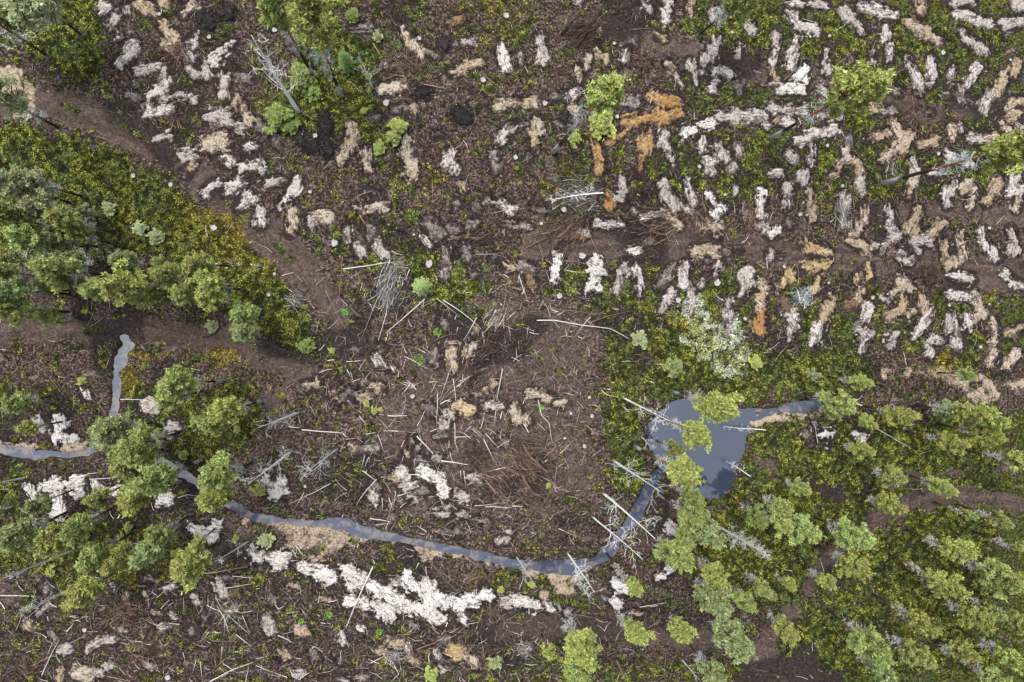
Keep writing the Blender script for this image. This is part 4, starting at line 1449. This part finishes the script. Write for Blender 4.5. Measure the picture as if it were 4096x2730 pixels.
for (ox, oy, f), L in ST.items():
    for sx, sy, sr in L:
        px, py = ox+sx*f, oy+sy*f; hgt = .22
        p = ground(px, py, hgt); z = float(gz(p[0], p[1])); R = sr*f*MPP*1.05; n = 14
        e = empty('tree_stump', (p[0], p[1], z))
        rn = np.random.default_rng(int(px)); lob = 1+.12*rn.normal(0, 1, n)
        V = []; F = []
        for kz, (zz, s) in enumerate([(-.1, 1.5), (.05, 1.2), (hgt, 1.0), (hgt+.012, .94)]):
            for k in range(n): V.append((math.cos(6.283*k/n)*R*s*lob[k], math.sin(6.283*k/n)*R*s*lob[k], zz))
        for kz in range(3):
            for k in range(n): F.append((kz*n+k, kz*n+(k+1) % n, (kz+1)*n+(k+1) % n, (kz+1)*n+k))
        link('bark', V, F, M_STB, e)
        V2 = [(math.cos(6.283*k/n)*R*.94*lob[k], math.sin(6.283*k/n)*R*.94*lob[k], hgt+.012) for k in range(n)]+[(math.cos(6.283*k/n)*R*.45, math.sin(6.283*k/n)*R*.45, hgt-.02) for k in range(n)]
        link('cut_face', V2, [(k, (k+1) % n, n+(k+1) % n, n+k) for k in range(n)]+[tuple(range(n, 2*n))], M_CUT, e)
        want_label(e, ('wide' if sr*f > 9.5 else 'small')+' grey sawn tree stump', px, py, 'tree stump', 'sawn stumps in the clear-cut')

# ------------------------------------------------------------------ pine crowns: a few kinds, shared by all trees
def crown_mesh(name, seed, c1, c2, tufts_n=1500, tall=1.15, flat=.0, mat=None):
    """unit crown: radius about 1, z from -tall to +tall*.6, needle tufts carried at the ends of branches"""
    r = np.random.default_rng(seed); ctr = []; nb = 17; lopx, lopy = r.normal(0, .12, 2)
    for b in range(nb):
        zz = (b+r.uniform(0, 1))/nb*1.75-.75; th = b*2.399+r.normal(0, .3)
        Lb = (1-max(zz+.15, 0)**1.3*.72)*(.66+.34*(1-abs(min(zz, 0))))*r.uniform(.6, 1.18); z0 = zz*tall*.55
        d = np.array([math.cos(th), math.sin(th), r.uniform(.0, .35)]); perp = np.array([-d[1], d[0], 0])
        for q in range(r.integers(7, 14)):
            t = r.uniform(.22, 1.0)**.7; side = r.normal(0, .24)*t; c0 = np.array([0, 0, z0])+d*t*Lb+perp*side
            rc = r.uniform(.06, .125); m = int(tufts_n/(nb*10)*r.uniform(.5, 1.4)*(rc/.095)**2)
            p = c0+r.normal(0, 1, (m, 3))*np.array([rc*.62, rc*.62, rc*.35])+np.array([lopx, lopy, 0])*(1-t)
            ctr.append(p)
    ctr.append(np.array([lopx*.6, lopy*.6, tall*.6])+r.normal(0, 1, (int(tufts_n*.05), 3))*np.array([.13, .13, .1]))
    C = np.concatenate(ctr); n = len(C); Vs = []; Ts = []
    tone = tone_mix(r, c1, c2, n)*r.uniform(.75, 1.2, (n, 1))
    # needle tone is darker near the stem and lightens towards the branch ends
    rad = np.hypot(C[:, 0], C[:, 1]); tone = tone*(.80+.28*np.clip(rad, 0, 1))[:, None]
    for k in range(5):
        th = r.uniform(0, 6.283, n); el = r.uniform(-.1, .8, n); s = r.uniform(.07, .15, n)
        d = np.stack([np.cos(th)*np.cos(el), np.sin(th)*np.cos(el), np.sin(el)], -1)
        o = np.stack([-np.sin(th), np.cos(th), 0*th], -1)
        tip = C+d*s[:, None]; a = C+o*(s*.24)[:, None]+d*(s*.45)[:, None]; b = C-o*(s*.24)[:, None]+d*(s*.45)[:, None]
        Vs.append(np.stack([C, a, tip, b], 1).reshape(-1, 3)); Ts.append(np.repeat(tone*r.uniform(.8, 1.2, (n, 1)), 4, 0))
    V = np.concatenate(Vs); F = np.arange(len(V)).reshape(-1, 4)
    me_o = link(name, V, F, mat or M_NEED, attrs={'tone': np.concatenate(Ts)}); me = me_o.data; bpy.data.objects.remove(me_o); return me
def limbs_mesh(name, seed, tall=1.15):
    """brown limbs inside the crown"""
    r = np.random.default_rng(seed); n = 34; th = np.arange(n)*2.399; z0 = r.uniform(-1, 1, n)*tall*.6
    A = np.stack([0*th, 0*th, z0], -1); B = A+np.stack([np.cos(th)*.8, np.sin(th)*.8, .25+0*th], -1)*(1-np.maximum(z0/tall, 0)**1.5)[:, None]
    V, F = prisms(A, B, np.full(n, .022), np.full(n, .007)); o = link(name, V, F, M_VC, attrs={'tone': np.tile([[.10, .055, .03]], (len(V), 1))}); me = o.data; bpy.data.objects.remove(o); return me
def dead_mesh(name, seed):
    """grey lichen-covered dead lower branches below a crown, unit radius, z 0 to 1"""
    r = np.random.default_rng(seed); A = []; B = []; R0 = []; R1 = []
    for b in range(34):
        th = r.uniform(0, 6.283); z = r.uniform(0, 1); L = r.uniform(.3, .95)*(.5+.5*z); d = np.array([math.cos(th), math.sin(th), r.uniform(-.2, .15)])
        p = np.array([0, 0, z]); q = p+d*L; A.append(p); B.append(q); R0.append(.016); R1.append(.008)
        for k in range(7):
            t = r.uniform(.3, 1); s = p+d*L*t; a2 = th+r.normal(0, .9); e = s+np.array([math.cos(a2), math.sin(a2), r.normal(0, .3)])*r.uniform(.1, .3); A.append(s); B.append(e); R0.append(.010); R1.append(.005)
    V, F = prisms(np.array(A), np.array(B), np.array(R0), np.array(R1)); t = tone_mix(r, (.36, .39, .38), (.62, .66, .65), len(A))
    o = link(name, V, F, M_VC, attrs={'tone': np.repeat(t, 6, 0)}); me = o.data; bpy.data.objects.remove(o); return me
TONES = {'g': ((.20, .25, .075), (.37, .43, .15)), 'y': ((.235, .27, .07), (.42, .455, .145)), 'b': ((.19, .245, .095), (.35, .42, .19)), 'p': ((.25, .29, .14), (.42, .47, .26)), 'k': ((.13, .18, .05), (.25, .32, .095))}
CROWNS = {k: [crown_mesh('crown', 300+i*11+ord(k), *TONES[k], tufts_n=1700) for i in range(4)] for k in TONES}
LIMBS = [limbs_mesh('limb', i) for i in range(3)]; DEADS = [dead_mesh('dead_branch', 50+i) for i in range(4)]
# crown x, y, radius (photo px), tone, height of crown centre (m) or base x, y; dead = share of grey dead branches
T = [
 (120,-15,130,'p',337,150), (-40,70,105,'g',195,229), (10,375,78,'p',283,541), (1268,95,118,'y',1366,386), (1105,50,76,'g',1257,305), (1190,283,62,'k',3.0), (1242,350,38,'k',2.0), (1094,453,58,'k',2.4), (1150,490,34,'k',2.0),
 (1403,44,30,'k',1.5), (1507,135,24,'p',1.0), (1590,500,42,'y',1.8), (1575,540,34,'g',1.6), (1512,579,30,'y',1.5), (1455,440,16,'y',.7),
 (2423,400,92,'y',2211,610), (2410,490,62,'y',2.0), (2309,536,34,'y',2.2), (2955,25,84,'g',2789,144), (3399,379,112,'y',3081,553), (4043,601,106,'y',3527,735),
 (40,740,72,'p',9.), (130,725,56,'p',8.), (70,860,78,'g',9.), (180,830,70,'p',8.), (275,890,62,'g',8.), (130,950,72,'g',8.5), (30,950,50,'y',7.5), (225,965,56,'b',7.), (320,935,40,'g',6.), (345,845,32,'p',4.),
 (514,901,34,'p',3.), (579,936,34,'p',3.), (383,818,30,'p',3.),
 (244,1088,76,'g',440,1101), (501,1044,50,'b',627,1071), (518,1145,86,'y',9.), (392,1158,56,'g',8.), (658,1101,54,'g',793,1114), (653,1178,42,'k',6.), (793,1062,58,'y',923,1066), (740,1168,50,'g',7.), (853,1145,66,'y',8.), (850,1195,60,'y',7.),
 (61,1165,66,'b',9.), (57,1232,78,'y',9.), (218,1271,44,'y',5.), (26,1088,48,'g',9.), (165,1153,32,'g',5.), (640,1050,30,'g',4.5), (976,1250,56,'g',6.), (984,1322,54,'b',6.), (810,1306,27,'p',3.), (580,1190,50,'g',7.),
 (1215,1385,36,'k',1.8), (1324,1405,16,'y',.8),
 (715,1530,74,'g',888,1525), (690,1590,58,'g',7.5), (905,1640,70,'y',1045,1605), (850,1680,66,'g',7.), (461,1723,78,'b',618,1688), (553,1784,78,'g',735,1723), (514,1849,70,'g',661,1797), (618,1914,86,'g',805,1840), (545,1975,78,'y',8.), (875,1895,80,'g',1018,1849), (870,1985,68,'y',8.),
 (78,1610,48,'g',5.), (118,1710,34,'y',248,1688), (161,2014,42,'b',5.), (405,1993,44,'g',5.), (1005,1988,32,'y',3.), (300,1527,18,'y',1.5), (596,1749,26,'y',2.5), (936,1723,18,'y',1.2), (705,1836,22,'g',2.),
 (84,2132,70,'b',8.), (50,2150,50,'b',7.), (228,2155,62,'y',8.), (310,2108,58,'g',8.), (381,2223,62,'g',7.), (487,2231,66,'y',7.), (594,2208,68,'b',7.), (648,2140,50,'g',6.), (761,2254,82,'y',7.), (785,2180,38,'y',5.), (685,2238,28,'y',2.), (350,2368,72,'y',5.5), (487,2124,20,'y',1.5), (457,2166,20,'y',1.5), (571,2155,15,'y',1.),
 (175,2299,22,'y',1.5), (933,2166,16,'y',1.), (1047,2185,34,'p',2.), (2006,2368,16,'y',.8), (1979,2680,36,'p',2.), (1724,2718,32,'y',1.5), (2571,1349,32,'p',2.5), (1464,1618,16,'y',.7), (1494,1645,18,'y',.7), (1520,1640,10,'y',.5), (2194,1947,12,'y',.5),
 (2692,1470,44,'b',3.5), (2857,1618,84,'y',2692,1568), (2779,1736,62,'y',2583,1636), (2737,1890,74,'y',2540,1786), (2700,1800,42,'g',6.), (2766,1993,56,'g',8.), (3031,1449,30,'y',1.), (2588,1372,24,'p',2.),
 (2817,2117,78,'b',9.), (2764,2060,58,'g',9.), (2695,2215,80,'g',8.5), (2735,2150,50,'g',8.), (2535,2345,44,'y',2406,2193), (2543,2520,54,'y',2406,2383), (2718,2520,54,'y',6.), (2330,2590,82,'y',2231,2413), (2320,2690,70,'g',7.), (2189,2600,34,'y',4.), (2847,2390,80,'b',8.), (2860,2300,58,'y',8.), (2924,2550,94,'b',8.), (2977,2398,52,'g',7.), (3045,2352,42,'g',7.), (2847,2690,60,'b',7.), (2128,2349,18,'y',1.), (3030,2070,50,'k',2908,1975),
 (3337,1618,72,'g',3210,1570), (3438,1531,42,'y',6.), (3250,1500,28,'p',4.), (3590,1658,60,'y',3446,1623), (3786,1644,54,'b',3660,1612), (3868,1653,56,'y',8.), (3938,1670,62,'y',8.), (3794,1766,56,'y',7.), (3947,1740,56,'y',7.5), (3442,1797,46,'y',5.), (3464,1688,42,'y',4.), (3855,1500,36,'g',4.), (3564,1906,56,'g',6.5), (3760,1945,52,'y',3632,1900), (3546,2014,58,'y',3410,1972), (4064,1845,54,'y',7.), (3194,1949,42,'g',5.), (3120,2027,52,'g',6.),
 (3201,2124,74,'g',8.), (3118,2094,52,'y',7.), (3399,2139,80,'g',3245,2060), (3407,2269,64,'y',7.5), (3300,2322,44,'y',6.), (3148,2330,34,'y',5.), (3818,2200,64,'y',3612,2113), (3788,2345,74,'y',3600,2270), (3730,2310,44,'y',7.), (3978,2299,80,'g',8.), (4062,2330,52,'y',7.), (3894,2474,58,'y',7.), (3681,2490,62,'y',3480,2370), (3475,2573,86,'g',8.), (3658,2619,62,'g',7.), (3849,2604,60,'y',3700,2570), (4039,2634,66,'y',7.5), (3140,2512,56,'y',7.), (3970,2451,42,'g',7.), (3529,2695,62,'b',7.), (4077,2490,48,'g',7.), (3970,2715,54,'g',7.), (3879,2063,28,'g',5.), (3080,2375,28,'g',5.), (4000,2080,40,'g',6.), (4090,2200,50,'y',7.),
]
TLOOK = {'g': 'mid-green crown', 'y': 'yellow-green crown', 'b': 'blue-green crown', 'p': 'pale thin crown', 'k': 'dark green crown'}
NAD = ground(NX, NY)
for i, t in enumerate(T):
    cx, cy, cr_, tone = t[:4]; rr = random.Random(i*13+5)
    gc = ground(cx, cy)
    if len(t) == 6:
        gb = ground(t[4], t[5]); hc = H*(1-np.linalg.norm(gb)/np.linalg.norm(gc)); hc = float(np.clip(hc, 2.0, 18))
    else:
        hc = t[4]; gb = ground(cx, cy, hc)*1.0
    pc = ground(cx, cy, hc)
    if len(t) == 5: gb = pc+np.array([rr.uniform(-.25, .25), rr.uniform(-.25, .25)])*min(1, hc/5)
    R = cr_*MPP*(H-hc)/H*((.84 if cx > 2900 and cy > 1450 else .92) if t[4] > 3.2 else .95); young = hc < 3.2
    crown_h = min(hc*.56, R*2.7)*1.0*(1 if not (hc < 3.2) else 1) if hc >= 3.2 else R*.95
    if young: hc = min(hc, crown_h*1.0+.25)
    bz = float(gz(gb[0], gb[1])); e = empty('young_pine' if young else 'pine_tree', (gb[0], gb[1], bz))
    if not young:
        n = 9; top = np.array([pc[0]-gb[0], pc[1]-gb[1], hc+crown_h*.9]); r0 = .05+.010*hc
        pts = []; rad = []
        for k in range(n):
            s = k/(n-1); sw = .12*math.sin(s*5+i)*s*(1-s)*2
            pts.append((top[0]*s+sw, top[1]*s+sw*.6, -.15+(top[2]+.15)*s)); rad.append((r0*(1.35 if k == 0 else 1))*(1-.8*s))
        V, F, al, rd = tube(pts, rad, 7); link('trunk', V, F, M_BARK, e, attrs={'rise': np.repeat(np.linspace(0 if hc > 9.5 else .10, 1, n), 7)}, smooth=True)
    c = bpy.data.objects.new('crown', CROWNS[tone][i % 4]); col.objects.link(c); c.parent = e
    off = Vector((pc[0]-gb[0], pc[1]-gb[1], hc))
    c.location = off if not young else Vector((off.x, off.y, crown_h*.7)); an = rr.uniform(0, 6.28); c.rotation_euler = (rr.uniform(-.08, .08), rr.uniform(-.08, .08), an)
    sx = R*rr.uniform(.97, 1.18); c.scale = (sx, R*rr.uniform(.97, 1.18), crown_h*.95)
    lm = bpy.data.objects.new('limb', LIMBS[i % 3]); col.objects.link(lm); lm.parent = e; lm.location = c.location; lm.rotation_euler = c.rotation_euler; lm.scale = c.scale; lm['kind'] = 'stuff'
    if not young and hc > 4:
        d = bpy.data.objects.new('dead_branch', DEADS[i % 4]); col.objects.link(d); d.parent = e; d['kind'] = 'stuff'
        k = .42+.12*rr.random(); d.location = off*k; d.scale = (R*.8, R*.8, hc*(1-k)*.8); d.rotation_euler = (0, 0, rr.uniform(0, 6.28))
    sz = 'big' if cr_ > 85 else ('slender' if cr_ < 50 else 'tall')
    want_label(e, ('young pine bush' if young else f'{sz} pine')+f' with {TLOOK[tone]}', cx, cy, 'pine tree' if not young else 'young pine', 'pines standing around the clear-cut')

# young spruces seen as stars
def spruce(px, py, rpx, hgt, look, ty):
    p = ground(px, py, hgt*.5); z = float(gz(p[0], p[1])); e = empty('young_spruce', (p[0], p[1], z)); r = np.random.default_rng(int(px)); R = rpx*MPP
    V, F, al, rd = tube([(0, 0, -.1), (0, 0, hgt)], [.05, .01], 6); link('trunk', V, F, M_BARK, e, attrs={'rise': np.full(len(V), .3)})
    C = []; TH = []
    for lev in np.linspace(.15, .97, 9):
        Lb = R*(1.05-lev*.85); k = 9 if lev < .8 else 5; t0 = r.uniform(0, 6)
        for j in range(k):
            th = t0+6.283*j/k; m = max(3, int(Lb/.07))
            for s in np.linspace(.1, 1, m):
                C.append((math.cos(th)*Lb*s, math.sin(th)*Lb*s, hgt*lev-.12*s*Lb)); TH.append(th)
    C = np.array(C); TH = np.array(TH); n = len(C); Vs = []; Ts = []; tone = tone_mix(r, *ty, n)
    for sg in (-1, 1):
        th = TH+sg*r.uniform(.6, 1.0, n); s = .17*R/1.0*r.uniform(.7, 1.2, n); d = np.stack([np.cos(th), np.sin(th), 0*th-.1], -1); o = np.stack([-np.sin(th), np.cos(th), 0*th], -1)
        Vs.append(np.stack([C, C+d*(s*.5)[:, None]+o*(s*.25)[:, None], C+d*s[:, None], C+d*(s*.5)[:, None]-o*(s*.25)[:, None]], 1).reshape(-1, 3)); Ts.append(np.repeat(tone, 4, 0))
    V = np.concatenate(Vs); link('crown', V, np.arange(len(V)).reshape(-1, 4), M_NEED, e, attrs={'tone': np.concatenate(Ts)})
    want_label(e, look, px, py, 'spruce', 'young spruces')
spruce(1686, 1145, 42, 3.0, 'pale green young spruce with star-shaped branches', ((.16, .21, .07), (.27, .33, .13)))
spruce(1381, 240, 38, 4.0, 'dark green young spruce', ((.05, .10, .03), (.14, .20, .06)))
spruce(1978, 1219, 12, .8, 'tiny yellow-green spruce seedling', ((.16, .21, .05), (.27, .33, .09)))

# bright fern-like ground plants
def plant(px, py, rpx):
    p = ground(px, py, .1); z = float(gz(p[0], p[1])); r = np.random.default_rng(int(px)); R = rpx*MPP; n = 60
    th = r.uniform(0, 6.283, n); q = R*np.sqrt(r.random(n)); C = np.stack([np.cos(th)*q, np.sin(th)*q, r.uniform(.05, .25, n)], -1); a = th+r.normal(0, .8, n); s = r.uniform(.1, .22, n)
    d = np.stack([np.cos(a), np.sin(a), .2+0*a], -1); o = np.stack([-np.sin(a), np.cos(a), 0*a], -1)
    V = np.stack([C, C+d*(s*.5)[:, None]+o*(s*.3)[:, None], C+d*s[:, None], C+d*(s*.5)[:, None]-o*(s*.3)[:, None]], 1).reshape(-1, 3)
    ob = link('leafy_plant', V, np.arange(len(V)).reshape(-1, 4), M_MOSS, attrs={'tone': np.repeat(tone_mix(r, (.06, .16, .02), (.16, .30, .05), n), 4, 0)}); ob.location = (p[0], p[1], z)
    want_label(ob, 'bright green leafy ground plant', px, py, 'plant', 'bright green plants on the clear-cut')
for q in [(1677, 1440, 20), (1317, 2457, 10), (1518, 2528, 9), (1205, 2484, 8), (1750, 1330, 14), (2165, 1630, 8), (1905, 1490, 8), (1380, 1250, 10)]: plant(*q)

# ------------------------------------------------------------------ bare birches, standing (and one lying)
def bare(bx, by, tx, ty, wpx, mat, look, lean=None, nb=26, twiggy=.55, lie=False, cat='bare tree'):
    gb, gt = ground(bx, by), ground(tx, ty)
    r = random.Random(int(bx+by)); 
    h = .9 if lie else float(np.clip(H*(1-np.linalg.norm(gb)/np.linalg.norm(gt)), 1.5, 18))
    pt = ground(tx, ty, h); z = float(gz(gb[0], gb[1])); e = empty('bare_birch' if mat is M_BIRCH or not lie else 'fallen_tree', (gb[0], gb[1], z))
    top = Vector((pt[0]-gb[0], pt[1]-gb[1], h)); r0 = max(.07, wpx*MPP/2)
    n = 12; pts = []; rad = []; L = top.length; side = Vector((-top.y, top.x, 0)); side = side.normalized() if side.length > 1e-3 else Vector((1, 0, 0))
    sw = r.uniform(-.05, .05)*L*.5; ph = r.uniform(0, 6)
    for k in range(n):
        s = k/(n-1); pts.append(top*s+side*(sw*math.sin(s*4+ph)-sw*math.sin(ph))+Vector((0, 0, (.12+r0 if lie else -.1)*(1-s)))); rad.append(r0*(1-.86*s))
    V, F, al, rd = tube(pts, rad, 7); link('trunk', V, F, mat, e, attrs={'along': al, 'rad': np.array(rd)*1.3+.03}, smooth=True)
    A, B, R0, R1 = [], [], [], []
    def grow(p, d, L, rr_, dep):
        m = 4; q = p
        for k in range(m):
            d = (d+Vector((r.gauss(0, .22), r.gauss(0, .22), r.gauss(0, .14)+(0 if lie else .05)))).normalized(); q2 = q+d*(L/m)
            if lie: q2.z = max(q2.z, .05)
            A.append(q); B.append(q2); R0.append(rr_*(1-k/m*.7)); R1.append(rr_*(1-(k+1)/m*.7)); q = q2
            if dep and r.random() < .85*twiggy:
                for _ in range(2 if dep > 1 else 1):
                    grow(q, (d+Vector((r.gauss(0, .8), r.gauss(0, .8), r.gauss(0, .4)))).normalized(), L*r.uniform(.3, .55), rr_*.5, dep-1)
    for b in range(nb):
        s = r.uniform(.25, .98); k = s*(n-1); i0 = int(k); p = pts[i0].lerp(pts[min(i0+1, n-1)], k-i0); th = r.uniform(0, 6.283)
        d = (Vector((math.cos(th), math.sin(th), r.uniform(.1, .7)))+top.normalized()*.5).normalized()
        grow(p, d, L*r.uniform(.08, .17)*(1.25-s*.7), r0*.24*(1.2-s), 2)
    R0 = np.maximum(np.array(R0), .012); R1 = np.maximum(np.array(R1), .009)
    V, F = prisms(np.array([tuple(v) for v in A]), np.array([tuple(v) for v in B]), R0, R1)
    kind_ = link('branch', V, F, mat, e, attrs={'along': V[:, 0]*3, 'rad': np.full(len(V), .07)}); kind_['kind'] = 'stuff'
    want_label(e, look, (bx+tx)/2, (by+ty)/2, cat, 'bare dead trees')
bare(1194, 449, 1012, 150, 17, M_BIRCH, 'tall bare white birch with spreading twigs', nb=15)
bare(1194, 1651, 1045, 1705, 11, M_GREYWOOD, 'bare grey birch with forked top', nb=9)
bare(1166, 1806, 1005, 1928, 11, M_GREYWOOD, 'curved bare grey birch', nb=12)
bare(1350, 1797, 1215, 1895, 7, M_GREYWOOD, 'thin bare lichen-grey birch', nb=12)
bare(316, 2341, 80, 2451, 8, M_GREYWOOD, 'bare grey birch with side branches', nb=12)
bare(297, 2200, -25, 2330, 9, M_GREYWOOD, 'long bare grey birch stem', nb=8)
bare(2453, 1843, 2655, 1978, 12, M_GREYWOOD, 'thick bare grey birch', nb=12)
bare(2413, 1975, 2620, 2155, 12, M_BIRCH, 'thick bare pale birch', nb=9)
bare(2492, 1592, 2690, 1690, 9, M_BIRCH, 'bare white birch leaning to the water', nb=9)
bare(2368, 2067, 2580, 2253, 8, M_BIRCH, 'bare pale birch across the ditch', nb=12)
bare(2269, 2212, 2385, 2385, 8, M_BIRCH, 'bare white birch with drooping twigs', nb=11)
bare(2285, 2225, 2340, 2375, 6, M_GREYWOOD, 'second stem of bare birch with twigs', nb=14)
bare(2566, 1749, 2622, 1800, 5, M_GREYWOOD, 'short bare grey snag', nb=10)
bare(102, 1912, -25, 1935, 8, M_GREYWOOD, 'bare grey stem at the left edge', nb=5)
bare(50, 2028, -40, 2045, 6, M_GREYWOOD, 'short bare grey stem at the left edge', nb=4)
bare(994, 2166, 850, 2256, 6, M_GREYWOOD, 'thin curved bare birch', nb=5)
bare(2878, 2109, 3062, 2215, 9, M_GREYWOOD, 'bare grey birch with dense fine twigs', nb=34, twiggy=.9)
bare(1492, 357, 1433, 209, 4, M_GREYWOOD, 'thin bare grey spruce stem', nb=8)
bare(2064, 2227, 2147, 2352, 5, M_GREYWOOD, 'thin bare birch beside the ditch', nb=6)
bare(2410, 775, 2200, 800, 7, M_BIRCH, 'fallen dead tree with white lichen branches', nb=34, lie=True, cat='fallen tree')
bare(3060, 1720, 2900, 1700, 4, M_GREYWOOD, 'fallen grey twiggy stem at the pond bank', nb=14, lie=True, cat='fallen tree')
bare(3000, 1905, 2900, 1850, 4, M_GREYWOOD, 'fallen dark twiggy stem at the lower pond bank', nb=14, lie=True, cat='fallen tree')
bare(3446, 1623, 3370, 1600, 4, M_GREYWOOD, 'short fallen twiggy grey stem', nb=12, lie=True, cat='fallen tree')
bare(2466, 2640, 2510, 2740, 8, M_BROWNWOOD, 'dark bare trunk at the bottom edge', nb=3)
bare(2728, 2640, 2800, 2725, 7, M_GREYWOOD, 'dark trunk with pale base', nb=6)
finish_labels()
